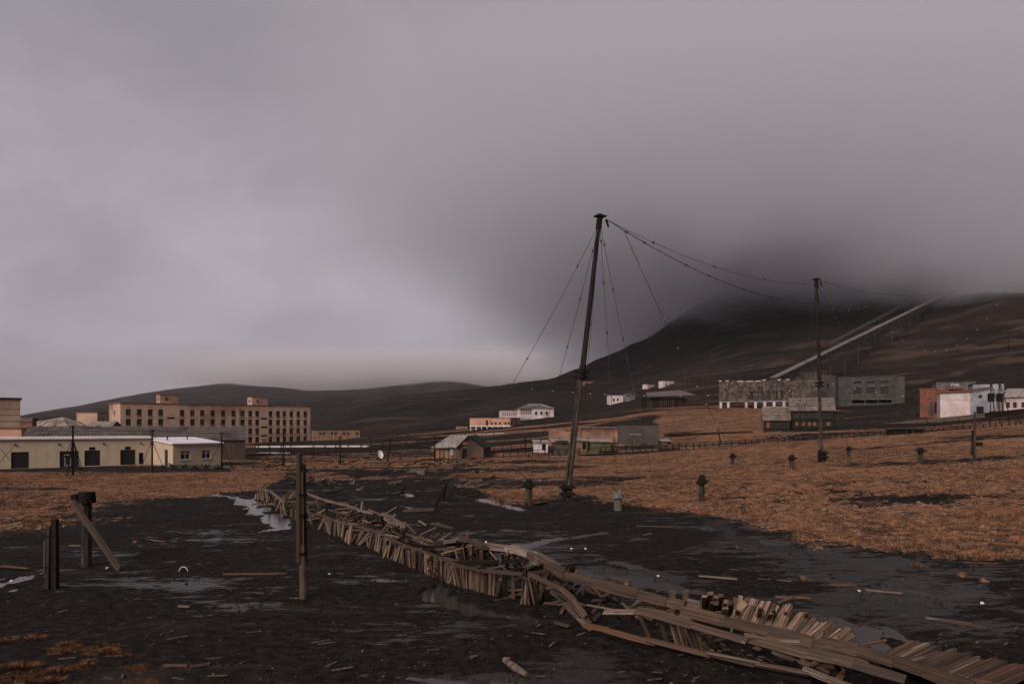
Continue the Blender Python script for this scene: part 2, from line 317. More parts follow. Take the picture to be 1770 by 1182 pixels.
def ground_material():
    m = bpy.data.materials.new('ground_soil'); m.use_nodes = True; nt = m.node_tree; p = nt.nodes['Principled BSDF']
    g = nt.nodes.new('ShaderNodeNewGeometry').outputs['Position']
    def at(n):
        a = nt.nodes.new('ShaderNodeAttribute'); a.attribute_name = n; return a.outputs['Fac']
    gm, pm, wt = at('grass'), at('pool'), at('wet')
    fine = nnoise(nt, g, 3.2, 8, .68, .2); mid = nnoise(nt, g, .55, 6, .6, .4); big = nnoise(nt, g, .11, 4, .55, .3)
    streak = nnoise(nt, g, .5, 7, .66, .7, (.35, 1.3, 1)); grit = nnoise(nt, g, 14, 4, .7)
    mud = nmix(nt, nmap(nt, fine, .35, .68), (.0056, .0047, .0041), (.0245, .0190, .0160))
    mud = nmix(nt, nmap(nt, streak, .52, .70, 0, .75), mud, (.038, .030, .026))
    mud = nmix(nt, nmath(nt, 'MULTIPLY', nmap(nt, grit, .60, .70), .45), mud, (.085, .065, .056))
    grs = nmix(nt, nmap(nt, fine, .38, .62), (.045, .027, .020), (.30, .150, .085))
    grs = nmix(nt, nmap(nt, mid, .50, .66, 0, .8), grs, (.050, .034, .028))
    grs = nmix(nt, nmap(nt, big, .40, .62, 0, .35), grs, (.36, .185, .105))
    grs = nmix(nt, nmath(nt, 'MULTIPLY', nmap(nt, grit, .62, .70), .45), grs, (.46, .30, .22))
    k = nmath(nt, 'ADD', gm, nmath(nt, 'MULTIPLY', nmath(nt, 'SUBTRACT', fine, .5), 2.0))
    k = nmath(nt, 'ADD', k, nmath(nt, 'MULTIPLY', nmath(nt, 'SUBTRACT', mid, .5), 1.5))
    k = nmap(nt, k, .36, .58)
    pat = nnoise(nt, g, 1.25, 3, .6, .3, (.6, 1, 1)); grs = nmix(nt, nmap(nt, pat, .50, .62, 0, .75), grs, (.045, .032, .027)); grs = nmix(nt, nmap(nt, pat, .40, .30, 0, .4), grs, (.30, .20, .145))
    c = nmix(nt, k, mud, grs)
    yy = nt.nodes.new('ShaderNodeSeparateXYZ'); nt.links.new(g, yy.inputs[0]); nearf = nmap(nt, yy.outputs[1], 95, 60)
    nt.links.new(c, p.inputs['Base Color'])
    strk2 = nnoise(nt, g, 2.4, 8, .72, .8, (.35, 1.3, 1)); streak2 = nmath(nt, 'ADD', nmath(nt, 'MULTIPLY', streak, .48), nmath(nt, 'MULTIPLY', strk2, .52)); wet = nmap(nt, nmath(nt, 'ADD', nmath(nt, 'ADD', streak2, wt), nmath(nt, 'MULTIPLY', nmath(nt, 'SUBTRACT', big, .5), .6)), .545, .60); wet = nmath(nt, 'MULTIPLY', wet, nearf)
    r = nmap(nt, wet, 0, 1, .95, .30)
    r = nmath(nt, 'MULTIPLY', r, nmap(nt, pm, 0, .6, 1, .55))
    r = nmath(nt, 'MAXIMUM', r, nmath(nt, 'MULTIPLY', k, .95))
    nt.links.new(r, p.inputs['Roughness'])
    nt.links.new(nmath(nt, 'MULTIPLY', nmap(nt, wet, 0, 1, .06, .30), nmap(nt, k, 0, 1, 1, .05)), p.inputs['Specular IOR Level'])
    b = nt.nodes.new('ShaderNodeBump'); b.inputs['Distance'].default_value = .06; b.inputs['Strength'].default_value = .9
    h = nmath(nt, 'ADD', nmath(nt, 'MULTIPLY', fine, .9), nmath(nt, 'MULTIPLY', grit, .35))
    nt.links.new(h, b.inputs['Height']); nt.links.new(b.outputs[0], p.inputs['Normal'])
    return m
def hill_material():
    m = bpy.data.materials.new('hill_slope'); m.use_nodes = True; nt = m.node_tree; p = nt.nodes['Principled BSDF']
    g = nt.nodes.new('ShaderNodeNewGeometry').outputs['Position']
    a = nt.nodes.new('ShaderNodeAttribute'); a.attribute_name = 'grass'
    n1 = nnoise(nt, g, .012, 7, .62, .5, (1, .7, 2.5)); n2 = nnoise(nt, g, .05, 7, .66, .3, (.35, 1, 3)); n3 = nnoise(nt, g, .3, 5, .7)
    c = nmix(nt, nmap(nt, n1, .36, .66), (.0125, .0105, .0098), (.027, .0185, .0155))
    c = nmix(nt, nmap(nt, n2, .52, .64, 0, .9), c, (.046, .031, .025)); c = nmix(nt, nmap(nt, n2, .46, .36, 0, .7), c, (.010, .0085, .008))
    c = nmix(nt, nmath(nt, 'MULTIPLY', nmap(nt, n3, .60, .72), .4), c, (.075, .05, .038))
    ys = nt.nodes.new('ShaderNodeSeparateXYZ'); nt.links.new(g, ys.inputs[0])
    near = nmap(nt, ys.outputs[1], 480, 290)
    c = nmix(nt, nmath(nt, 'MULTIPLY', nmath(nt, 'MULTIPLY', nmap(nt, n2, .50, .62), near), .28), c, (.12, .065, .044))
    nt.links.new(c, p.inputs['Base Color']); p.inputs['Roughness'].default_value = .97; p.inputs['Specular IOR Level'].default_value = .05
    b = nt.nodes.new('ShaderNodeBump'); b.inputs['Distance'].default_value = 2.; b.inputs['Strength'].default_value = .7
    nt.links.new(n2, b.inputs['Height']); nt.links.new(b.outputs[0], p.inputs['Normal'])
    return m
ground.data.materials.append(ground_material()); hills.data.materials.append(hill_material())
# still water lying in the dips of the flat
wm = bpy.data.materials.new('pool_water'); wm.use_nodes = True; pw = wm.node_tree.nodes['Principled BSDF']
pw.inputs['Base Color'].default_value = (.035, .028, .027, 1); pw.inputs['Roughness'].default_value = .09; pw.inputs['IOR'].default_value = 1.33
gpn = wm.node_tree.nodes.new('ShaderNodeNewGeometry'); wn = nnoise(wm.node_tree, gpn.outputs['Position'], 5, 4, .6)
wb = wm.node_tree.nodes.new('ShaderNodeBump'); wb.inputs['Distance'].default_value = .008; wm.node_tree.links.new(wn, wb.inputs['Height']); wm.node_tree.links.new(wb.outputs[0], pw.inputs['Normal'])
for k_, pl in enumerate(POOLS):
    q = [(*gp(a, b), c_) for a, b, c_ in pl]; mg = max(c_ for _, _, c_ in q) * 2.2 + .2
    x0 = min(p[0] for p in q) - mg; x1 = max(p[0] for p in q) + mg; y0 = min(p[1] for p in q) - mg; y1 = max(p[1] for p in q) + mg; z = -.026 - .0012 * k_
    me = bpy.data.meshes.new('puddle'); me.from_pydata([(x0, y0, z), (x1, y0, z), (x1, y1, z), (x0, y1, z)], [], [(0, 1, 2, 3)]); me.materials.append(wm)
    o = bpy.data.objects.new('puddle', me); col.objects.link(o); tag(o, kind='structure')

# ------------------------------------------------------------------ mesh helpers
class MB:
    def __init__(s): s.v = []; s.f = []; s.m = []
    def add(s, V, Fs, mi=0):
        k = len(s.v); s.v += [tuple(v) for v in V]; s.f += [tuple(i + k for i in f) for f in Fs]; s.m += [mi] * len(Fs); return s
    def box(s, x0, y0, z0, x1, y1, z1, mi=0):
        return s.add([(x0, y0, z0), (x1, y0, z0), (x1, y1, z0), (x0, y1, z0), (x0, y0, z1), (x1, y0, z1), (x1, y1, z1), (x0, y1, z1)],
                     [(0, 3, 2, 1), (4, 5, 6, 7), (0, 1, 5, 4), (1, 2, 6, 5), (2, 3, 7, 6), (3, 0, 4, 7)], mi)
    def tube(s, a, b, r0, r1=None, n=8, mi=0):
        a = Vector(a); b = Vector(b); r1 = r0 if r1 is None else r1; d = (b - a).normalized(); u = d.orthogonal().normalized(); v = d.cross(u)
        V = [a + (u * math.cos(t) + v * math.sin(t)) * r0 for t in [2 * math.pi * i / n for i in range(n)]] + [b + (u * math.cos(t) + v * math.sin(t)) * r1 for t in [2 * math.pi * i / n for i in range(n)]]
        return s.add(V, [(i, (i + 1) % n, n + (i + 1) % n, n + i) for i in range(n)] + [tuple(range(n - 1, -1, -1)), tuple(range(n, 2 * n))], mi)
    def bar(s, a, b, w, h, side=None, mi=0):
        a = Vector(a); b = Vector(b); d = (b - a).normalized(); u = (Vector(side) if side else d.cross(Vector((0, 0, 1))))
        if u.length < 1e-4: u = Vector((1, 0, 0))
        u = (u - d * u.dot(d)).normalized(); v = d.cross(u)
        V = [p + u * (sx * w / 2) + v * (sy * h / 2) for p in (a, b) for sx, sy in ((-1, -1), (1, -1), (1, 1), (-1, 1))]
        return s.add(V, [(0, 1, 2, 3), (7, 6, 5, 4), (0, 4, 5, 1), (1, 5, 6, 2), (2, 6, 7, 3), (3, 7, 4, 0)], mi)
    def blob(s, c, r, sq=1., n=7, jit=.25, mi=0):
        V = []; rows = 4
        for i in range(rows + 1):
            ph = math.pi * i / rows
            for j in range(n):
                th = 2 * math.pi * j / n; k = r * (1 + random.uniform(-jit, jit)); V.append((c[0] + k * math.sin(ph) * math.cos(th), c[1] + k * math.sin(ph) * math.sin(th), c[2] + k * sq * math.cos(ph)))
        return s.add(V, [(i * n + j, (i + 1) * n + j, (i + 1) * n + (j + 1) % n, i * n + (j + 1) % n) for i in range(rows) for j in range(n)], mi)
    def mesh(s, name, mats):
        me = bpy.data.meshes.new(name); me.from_pydata(s.v, [], s.f)
        for m in (mats if isinstance(mats, (list, tuple)) else [mats]): me.materials.append(M[m])
        me.polygons.foreach_set('material_index', s.m); me.update(); return me
    def build(s, name, mats, parent=None, loc=(0, 0, 0), rz=0):
        o = bpy.data.objects.new(name, s.mesh(name, mats)); col.objects.link(o); o.parent = parent; o.location = loc; o.rotation_euler.z = rz; return o
def thing(name, label, cat, loc=(0, 0, 0), rz=0, group=None):
    o = bpy.data.objects.new(name, None); col.objects.link(o); o.location = loc; o.rotation_euler.z = rz; o.empty_display_size = .3
    return tag(o, label, cat, group)
def inst(me, name, parent, loc=(0, 0, 0), rz=0, scale=None):
    o = bpy.data.objects.new(name, me); col.objects.link(o); o.parent = parent; o.location = loc; o.rotation_euler.z = rz
    if scale: o.scale = scale
    return o
# weathered stick of unit size along z, three variants, used for slats, planks and rails
def stick_mesh(name, mat, seg=3, jit=.10):
    b = MB(); V = []
    for i in range(seg + 1):
        z = i / seg; ox = random.uniform(-jit, jit) * .5; oy = random.uniform(-jit, jit) * .5; k = 1 - .12 * random.random() * (i in (0, seg))
        tilt = random.uniform(-.03, .03) if i in (0, seg) else 0
        for sx, sy in ((-.5, -.5), (.5, -.5), (.5, .5), (-.5, .5)): V.append((sx * k + ox, sy * k + oy, z + tilt * sx * 2))
    Fs = [(3, 2, 1, 0), tuple(range(seg * 4, seg * 4 + 4))]
    for i in range(seg):
        for j in range(4): a = i * 4 + j; c_ = i * 4 + (j + 1) % 4; Fs.append((a, c_, c_ + 4, a + 4))
    b.add(V, Fs); return b.mesh(name, mat)
STK = {m: [stick_mesh('stick_' + m, m) for _ in range(4)] for m in ('slat_wood', 'rail_wood', 'pale_wood', 'rust_wood', 'dark_wood', 'post_wood', 'plank_wall', 'orange_plank', 'clean_white')}
def stick(name, a, b, w, h, mat, parent=None, side=(1, 0, 0)):
    "a timber from a to b (world), w wide along side and h thick"
    a = Vector(a); b = Vector(b); d = b - a; ln = d.length; d.normalize(); u = Vector(side); u = u - d * u.dot(d)
    if u.length < 1e-3: u = d.orthogonal()
    u.normalize(); v = d.cross(u)
    m = Matrix((( u.x * w, v.x * h, d.x * ln, a.x), (u.y * w, v.y * h, d.y * ln, a.y), (u.z * w, v.z * h, d.z * ln, a.z), (0, 0, 0, 1)))
    o = bpy.data.objects.new(name, random.choice(STK[mat])); col.objects.link(o)
    if parent is not None: o.parent = parent; m = Matrix.Translation(-parent.location) @ m
    o.matrix_local = m; return o
def sag(a, b, s, n=14):
    return [a.lerp(b, i / n) - Vector((0, 0, 4 * s * (i / n) * (1 - i / n))) for i in range(n + 1)]
def wire_obj(pts, r, parent=None, name='wire'):
    b = MB(); off = parent.location if parent else Vector()
    for p, q in zip(pts, pts[1:]): b.tube(p - off, q - off, r, n=4)
    return b.build(name, 'wire', parent)
INS = {}
def insulators(pts, ts, r, parent, mat='insulator_dark'):
    if mat not in INS:
        b = MB(); b.tube((0, 0, -1.3), (0, 0, -.3), .7, 1, 7); b.tube((0, 0, -.3), (0, 0, .3), .55, .55, 7); b.tube((0, 0, .3), (0, 0, 1.3), 1, .7, 7); INS[mat] = b.mesh('insulator', mat)
    off = parent.location
    for t in ts:
        f = t * (len(pts) - 1); i = min(int(f), len(pts) - 2); p = pts[i].lerp(pts[i + 1], f - i)
        o = inst(INS[mat], 'insulator', parent, p - off, 0, (r, r, r)); o.rotation_euler = (pts[i + 1] - pts[i]).to_track_quat('Z', 'Y').to_euler()

# ------------------------------------------------------------------ buildings
FACES = {'f': lambda L_, W: ((0, 0), (1, 0), (0, -1)), 'r': lambda L_, W: ((L_, 0), (0, 1), (1, 0)), 'b': lambda L_, W: ((L_, W), (-1, 0), (0, 1)), 'l': lambda L_, W: ((0, W), (0, -1), (-1, 0))}
def shell(L_, W, H, ops={}, down=2.0, reveal=.28, top=None):
    b = MB()
    for k in 'frbl':
        (ox, oy), (dx_, dy_), (nx, ny) = FACES[k](L_, W); ln = L_ if k in 'fb' else W
        op = ops.get(k, [])
        xs = sorted({0., ln, *[o[0] for o in op], *[o[2] for o in op]}); zs = sorted({-down, H, *[o[1] for o in op], *[o[3] for o in op]})
        def pt(s, z, r=0): return (ox + dx_ * s - nx * r, oy + dy_ * s - ny * r, z)
        for x0, x1 in zip(xs, xs[1:]):
            for z0, z1 in zip(zs, zs[1:]):
                cx, cz = (x0 + x1) / 2, (z0 + z1) / 2
                if any(o[0] < cx < o[2] and o[1] < cz < o[3] for o in op): continue
                b.add([pt(x0, z0), pt(x1, z0), pt(x1, z1), pt(x0, z1)], [(0, 1, 2, 3)])
        for x0, z0, x1, z1 in op:
            c4 = [(x0, z0), (x1, z0), (x1, z1), (x0, z1)]
            for i in range(4):
                a, c_ = c4[i], c4[(i + 1) % 4]; b.add([pt(*a), pt(*c_), pt(*c_, reveal), pt(*a, reveal)], [(3, 2, 1, 0)])
    return b
WINC = {}
def window_mesh(w_, h_, nv, nh, frame, glass, fr=.07):
    k = (round(w_, 2), round(h_, 2), nv, nh, frame, glass, fr)
    if k not in WINC:
        b = MB(); b.box(0, .04, 0, w_, .07, h_, 1)
        b.box(0, 0, 0, fr, .035, h_); b.box(w_ - fr, 0, 0, w_, .035, h_); b.box(fr, 0, 0, w_ - fr, .035, fr); b.box(fr, 0, h_ - fr, w_ - fr, .035, h_)
        for i in range(nv): x = w_ * (i + 1) / (nv + 1); b.box(x - fr * .4, .002, fr, x + fr * .4, .033, h_ - fr)
        for i in range(nh): z = h_ * (i + 1) / (nh + 1) + h_ * .12; b.box(fr, .004, z - fr * .35, w_ - fr, .031, z + fr * .35)
        WINC[k] = b.mesh('window', [frame, glass])
    return WINC[k]
def place_win(root, L_, W, face, op, nv=1, nh=0, frame='dark_frame', glass='glass', name='window', depth=.2, fr=.07):
    (ox, oy), (dx_, dy_), (nx, ny) = FACES[face](L_, W); me = window_mesh(op[2] - op[0], op[3] - op[1], nv, nh, frame, glass, fr)
    return inst(me, name, root, (ox + dx_ * op[0] - nx * depth, oy + dy_ * op[0] - ny * depth, op[1]), math.atan2(dy_, dx_))
def door_on(root, L_, W, face, op, mat='black_door', name='door', depth=.16, handle=True):
    (ox, oy), (dx_, dy_), (nx, ny) = FACES[face](L_, W); w_, h_ = op[2] - op[0], op[3] - op[1]
    b = MB(); b.box(0, 0, 0, w_, .05, h_); n = max(2, int(w_ / .45))
    for i in range(n): b.box(w_ * (i + .06) / n, -.02, .05, w_ * (i + .94) / n, -.003, h_ - .05)
    o = b.build(name, mat, root, (ox + dx_ * op[0] - nx * depth, oy + dy_ * op[0] - ny * depth, op[1]), math.atan2(dy_, dx_))
    if handle: MB().box(w_ * .8, -.09, h_ * .42, w_ * .8 + .12, -.024, h_ * .42 + .05).build('handle', 'iron', o)
    return o
def site(xl, xr, Dl, Dr, yb):
    a = Q(xl, yb, Dl); b = Q(xr, yb, Dr); d = Vector((b.x - a.x, b.y - a.y)); return a, d.length, math.atan2(d.y, d.x)
def flat_roof(root, L_, W, H, mat='dark_roof', ov=.15, th=.25, z=0):
    return MB().box(-ov, -ov, H + z + .003, L_ + ov, W + ov, H + th + z).build('roof', mat, root)
def gable(root, L_, W, H, rise, mat, wallmat, ov=.3, th=.12, axis='x', name='roof', corr=True):
    "two roof slopes; ridge along the local x (or y) axis, plus the wall triangles"
    b = MB()
    def pt(s, t, z): return (s, t, z) if axis == 'x' else (t, s, z)
    Lx, Wy = (L_, W) if axis == 'x' else (W, L_)
    k = rise / (Wy / 2)
    for sgn in (0, 1):
        y0 = -ov if sgn == 0 else Wy + ov; z0 = H - ov * k; ym = Wy / 2; zm = H + rise
        V = [pt(-ov, y0, z0 + .01), pt(Lx + ov, y0, z0 + .01), pt(Lx + ov, ym, zm + .01), pt(-ov, ym, zm + .01)]; V += [(x, y, z + th) for x, y, z in V]
        b.add(V, [(0, 1, 2, 3), (7, 6, 5, 4), (0, 4, 5, 1), (1, 5, 6, 2), (2, 6, 7, 3), (3, 7, 4, 0)])
        if corr:
            n = int(Lx / max(.5, Lx / 70))
            for i in range(n + 1):
                s = -ov + (Lx + 2 * ov) * i / n
                b.bar(pt(s, y0, z0 + th + .03), pt(s, ym, zm + th + .03), .07, .07)
    o = b.build(name, mat, root)
    g = MB()
    for s in (0, Lx): g.add([pt(s, 0, H), pt(s, Wy, H), pt(s, Wy / 2, H + rise)], [(0, 1, 2)])
    g.build('gable_wall', wallmat, root); return o

# --- long cream garage hall and its annex, left
a, Ln, rz = site(-190, 265, 82, 96.8, 806); a.z = -.1; H = 3.75
T = thing('garage_building', 'long low cream garage hall with four black vehicle doors, at left behind dry grass', 'building', a, rz)
px2s = lambda x: ( (lambda u: (a.x - u * a.y) / (u * math.sin(rz) - math.cos(rz)))((x - 885) / F) )
ops = [(px2s(19), 0, px2s(50), 2.15), (px2s(103), 0, px2s(136), 2.15), (px2s(146), .1, px2s(173), 2.2), (px2s(208), .1, px2s(234), 2.2)]
vents = [(px2s(154), 2.2, px2s(165), 2.65), (px2s(216), 2.2, px2s(226), 2.65)]; sd_ = (px2s(240), .15, px2s(248), 1.75)
shell(Ln, 11, H, {'f': ops + [(v[0], v[1] + .02, v[2], v[3]) for v in vents] + [sd_]}).build('wall', 'yellow_metal', T)
for i, o in enumerate(ops):
    d = door_on(T, Ln, 11, 'f', o, name='vehicle_door')
    if i == 1: MB().box(.55, -.07, .2, 1.25, -.024, .27).box(.55, -.07, 1.62, 1.25, -.024, 1.69).box(.55, -.07, .27, .61, -.024, 1.62).box(1.19, -.07, .27, 1.25, -.024, 1.62).build('wicket_frame', 'pale_frame', d)
for v in vents: place_win(T, Ln, 11, 'f', v, 1, 0, 'iron', 'black_door', 'vent')
door_on(T, Ln, 11, 'f', sd_, 'dark_wood', 'side_door')
b = MB(); b.box(-.2, -.3, H + .003, Ln + .05, 11.2, H + .22); b.build('roof', 'clean_white', T)
for x in (25, 101, 178, 242, 273): s = px2s(min(x, 260)); MB().box(s, -.25, H - .75, s + .16, -.01, H - .62).box(s + .05, -.12, H - .62, s + .09, -.01, H - .5).build('wall_lamp', 'iron', T)
for k in range(0, int(Ln), 1): pass
# faint cladding joints
jb = MB(); s = .6
while s < Ln:
    if not any(o[0] - .05 < s < o[2] + .05 for o in ops + [sd_]): jb.box(s, -.012, 0, s + .02, -.002, H - .02)
    s += 1.15
jo = jb.build('cladding_seam', 'dark_frame', T); jo['kind'] = 'stuff'
jo.data.materials[0] = M['yellow_metal']
a = Q(299, 805, 92.7); a.z = -.05; rz = R(50); H = 2.95
T = thing('garage_annex', 'cream annex with bright white roof and two white-framed windows at the garage hall', 'building', a, rz)
ops = [(1.0, .85, 2.35, 2.05), (3.95, .85, 5.25, 2.05)]; dl = (2.4, .05, 3.35, 2.15); dl2 = (5.2, .05, 5.7, 1.9)
Wd = 9.
shell(6.8, Wd, H, {'f': ops, 'l': [(Wd - 2.6, .05, Wd - 1.6, 2.2)]}).build('wall', 'yellow_metal', T)
for o in ops:
    wo = place_win(T, 6.8, Wd, 'f', o, 1, 0, 'pale_frame', 'glass', fr=.09, depth=.1)
    MB().box(-.08, -.18, -.10, 1.45, -.005, -.01).build('sill', 'pale_frame', wo)
    MB().box(.05, -.014, .8, 1.3, -.003, .87).build('transom', 'pale_frame', wo)
d = door_on(T, 6.8, Wd, 'l', (Wd - 2.6, .05, Wd - 1.6, 2.2)); MB().box(.3, -.05, 1.1, .6, -.022, 1.6).build('pane', 'glass', d)
V = [(-.25, -.3, H + .01), (7.05, -.3, H + .01), (7.05, Wd, H + .7), (-.25, Wd, H + .7)]; V += [(x, y, z + .16) for x, y, z in V]
MB().add(V, [(3, 2, 1, 0), (4, 5, 6, 7), (0, 1, 5, 4), (1, 2, 6, 5), (2, 3, 7, 6), (3, 0, 4, 7)]).build('roof', 'white_metal_roof', T)
MB().add([(0, 0, H), (0, Wd, H), (0, Wd, H + .7)], [(0, 1, 2)]).add([(6.8, 0, H), (6.8, Wd, H), (6.8, Wd, H + .7)], [(2, 1, 0)]).build('gable_wall', 'yellow_metal', T)
for x_, y_ in ((1.2, 4.5), (4.2, 5)): MB().tube((x_, y_, H + .4), (x_, y_, H + .95), .09).box(x_ - .16, y_ - .16, H + .951, x_ + .16, y_ + .16, H + 1.05).build('roof_vent', 'iron', T)

# --- long slate-roofed shed behind it
a, Ln, rz = site(40, 424, 106, 118, 795); a.z = -.3
T = thing('long_shed', 'long shed with weathered grey slate roof and dark plank end, behind the cream garage', 'building', a, rz)
shell(Ln, 9, 3.4, {'f': [(Ln - 6.5, .3, Ln - 5.2, 2.4)]}).build('wall', 'plank_wall', T); gable(T, Ln, 9, 3.4, 2.1, 'slate_roof', 'plank_wall')
door_on(T, Ln, 9, 'f', (Ln - 6.5, .3, Ln - 5.2, 2.4), 'dark_wood')
b = MB()
for r_ in range(5):
    y = .9 * r_; z = 3.4 + 2.1 * y / 4.5 + .2; b.box(-.2, y - .02, z, Ln + .2, y + .06, z + .07)
b.build('roof_batten', 'slate_roof', T)['kind'] = 'stuff'
a, Ln, rz = site(-40, 292, 132, 140, 790); a.z = -.6
T = thing('dark_roof_hall', 'low hall with black tarred roof, between slate shed and brick block', 'building', a, rz)
shell(Ln, 10, 5.0).build('wall', 'dark_wood', T); flat_roof(T, Ln, 10, 5.0)
for i in range(6): s = 10 + i * 2.6; MB().tube((s, 2, 5.25), (s, 2, 6.0), .35, .35).tube((s, 2, 6.01), (s, 2, 6.2), .5, .2).build('roof_vent', 'tin_roof', T)
# --- big brick apartment block
a = Q(208, 774, 230); rz = R(40); zt = CH + (HZ - 697) / F * 230; a.z = -2.1; H = zt - a.z; Ln = 67; W = 20
T = thing('apartment_block', 'long four-storey peach brick block with rows of dark windows and two roof huts', 'building', a, rz)
s_of = lambda x: (a.x - (x - 885) / F * a.y) / ((x - 885) / F * math.sin(rz) - math.cos(rz))
cl = [222, 241, 260, 278, 315, 333, 350, 368, 386, 404, 420, 433, 445, 468, 481, 492, 504, 516, 528]; rows_z = [H - 4.0, H - 7.3, H - 10.6, H - 13.9]
fo = []
for x in cl:
    s = s_of(x); w_ = 1.6
    for z in rows_z[:4]: fo.append((s - w_ / 2, z, s + w_ / 2, z + 2.15))
st = []
for x in (296, 457):
    for z in (H - 5.2, H - 8.5, H - 11.8): s = s_of(x); st.append((s - 1.3, z, s + 1.3, z + .7))
lo_ = [(W * .45, z, W * .45 + 2.0, z + 1.75) for z in rows_z]
dr = (s_of(454), 0.1, s_of(462), 2.4)
shell(Ln, W, H, {'f': fo + st + [dr], 'l': lo_}, reveal=.45).build('wall', 'peach_brick', T)
for i, o in enumerate(fo): place_win(T, Ln, W, 'f', o, 1, 1, 'dark_frame' if i % 5 else 'window_frame', depth=.38)
for o in st: place_win(T, Ln, W, 'f', o, 1, 0, depth=.38)
for o in lo_: place_win(T, Ln, W, 'l', o, 1, 1, depth=.38)
door_on(T, Ln, W, 'f', dr, 'window_frame', 'entrance_door', depth=.3)
MB().box(-.2, -.2, H + .003, Ln + .2, W + .2, H + .35).build('roof', 'red_brick', T)
b = MB()
for x in cl: s = s_of(x); b.box(s - .2, -.06, H - 1.2, s + .2, -.004, H - .85)
for x in cl:
    s = s_of(x)
    for z in rows_z: b.box(s - .7, -.12, z - .12, s + .7, -.004, z - .02)
b.build('sill_and_vent', 'red_brick', T); spm = MB().box(-.8, -.05, -.75, .8, -.004, -.121).mesh('spandrel', 'spandrel_brick')
for x in cl:
    for z in rows_z: inst(spm, 'spandrel', T, (s_of(x), 0, z))
for x in (296, 454):
    s = s_of(x); r_ = thing('roof_hut', '', 'hut') if 0 else MB().box(s - 3, 3, H + .352, s + 3, 8, H + 3.4).build('roof_hut', 'peach_brick', T)
    MB().box(s - 1.2, 2.9, H + 1.4, s - .5, 2.995, H + 2.4).box(s - 3.08, 4.5, H + 1.4, s - 3.003, 5.2, H + 2.4).box(s - 3.08, 6, H + 1.4, s - 3.003, 6.7, H + 2.4).build('hut_window', 'glass', r_)
    MB().box(s - 3.2, 2.8, H + 3.402, s + 3.2, 8.2, H + 3.6).build('hut_roof', 'red_brick', r_)
MB().box(s_of(414), -.14, 0, s_of(414) + .15, -.004, H).build('drainpipe', 'dark_frame', T)
# --- brick hall at the left edge
c_ = Q(35, 760, 146); rz = R(37); Ln = 14.; a = Vector((c_.x - Ln * math.cos(rz), c_.y - Ln * math.sin(rz), -.8))
T = thing('brick_hall', 'tall red-brown brick hall with curved parapet, cut off by the left edge', 'building', a, rz)
hh = CH + (HZ - 690) / F * 146 + .8
shell(Ln, 12, hh, {'f': [(Ln - 4.6, hh - 7, Ln - 3.6, hh - 5.2)]}).build('wall', 'peach_brick', T); MB().box(-.3, -.3, hh + .003, Ln + .3, 12.3, hh + .3).build('roof', 'dark_roof', T)
place_win(T, Ln, 12, 'f', (Ln - 4.6, hh - 7, Ln - 3.6, hh - 5.2))
MB().tube((Ln - 9, 3, hh + .1), (Ln - 9, 3, hh + 1.3), 4.6, 2.6, 16).build('parapet_curve', 'dark_roof', T)
b = MB()
for k in range(7): b.box(0, -.05, 2 + k * 1.3, Ln, -.004, 2.05 + k * 1.3)
b.build('brick_band', 'red_brick', T)
a, Ln, rz = site(34, 56, 165, 165, 742); a.z = -.8
T = thing('small_flat_annex', 'small dark brick annex with grey roof, right of the brick hall', 'building', a, rz)
shell(Ln, 1.5, 7.2).build('wall', 'red_brick', T); flat_roof(T, Ln, 1.5, 7.2, 'slate_roof', th=.9)
for nm, x0, x1, D, y0, y1, mt, lab in (('low_brick_building', -30, 37, 118, 741, 760, 'peach_plaster', 'low peach brick building just left behind the cream garage'), ('low_plank_building', 38, 83, 122, 744, 760, 'orange_plank', 'low weathered plank building between brick annex and slate roof')):
    a, Ln, rz = site(x0, x1, D, D, 795); a.z = -.4; hh = CH - (y0 - HZ) / F * D + .4
    T = thing(nm, lab, 'building', a, rz); o1 = (Ln * .55, 2.6, Ln * .55 + .8, 3.9)
    shell(Ln, 2, hh, {'f': [o1]}).build('wall', mt, T); place_win(T, Ln, 2, 'f', o1); flat_roof(T, Ln, 2, hh, 'red_brick', th=.15)
# ruined pale domes of roof between the halls
a = Q(102, 742, 190)
T = thing('collapsed_roof', 'pale collapsed hipped roof beyond the black roof, left of brick block', 'roof', (a.x, a.y, -1))
b = MB(); n = 14; V = [(random.uniform(-.5, .5) * 1.2, 0, 9.2 - .0)] 
rr = [(10.8 * math.cos(2 * math.pi * i / n) * random.uniform(.93, 1.05), 6 * math.sin(2 * math.pi * i / n), 5.0 + random.uniform(-.2, .2)) for i in range(n)]
mm = [(5.6 * math.cos(2 * math.pi * i / n) * random.uniform(.8, 1.1), 3 * math.sin(2 * math.pi * i / n), 7.2 + random.uniform(-.4, .5)) for i in range(n)]
b.add([(1, 0, 8.8)] + mm + rr, [(0, 1 + i, 1 + (i + 1) % n) for i in range(n)] + [(1 + i, 1 + n + i, 1 + n + (i + 1) % n, 1 + (i + 1) % n) for i in range(n)]); b.build('roof_slope', 'pale_heap', T)
b = MB()
for i in range(n): b.bar(rr[i], mm[i], .25, .2)
b.build('roof_hip', 'slate_roof', T); MB().tube((0, 0, -1), (0, 0, 4.9), 8, 8, 14).build('wall', 'dark_wood', T)
a, Ln, rz = site(147, 187, 200, 200, 745); a.z = -.8
T = thing('grey_roof_house', 'house with pale grey metal roof, left beside the brick block', 'building', a, rz)
shell(Ln, 8, 5.2).build('wall', 'brown_block', T); gable(T, Ln, 8, 5.2, 2.2, 'tin_roof', 'brown_block')
a, Ln, rz = site(168, 190, 262, 270, 745); a.z = -1
T = thing('small_brick_house', 'small peach brick house showing just left of the brick block', 'building', a, rz)
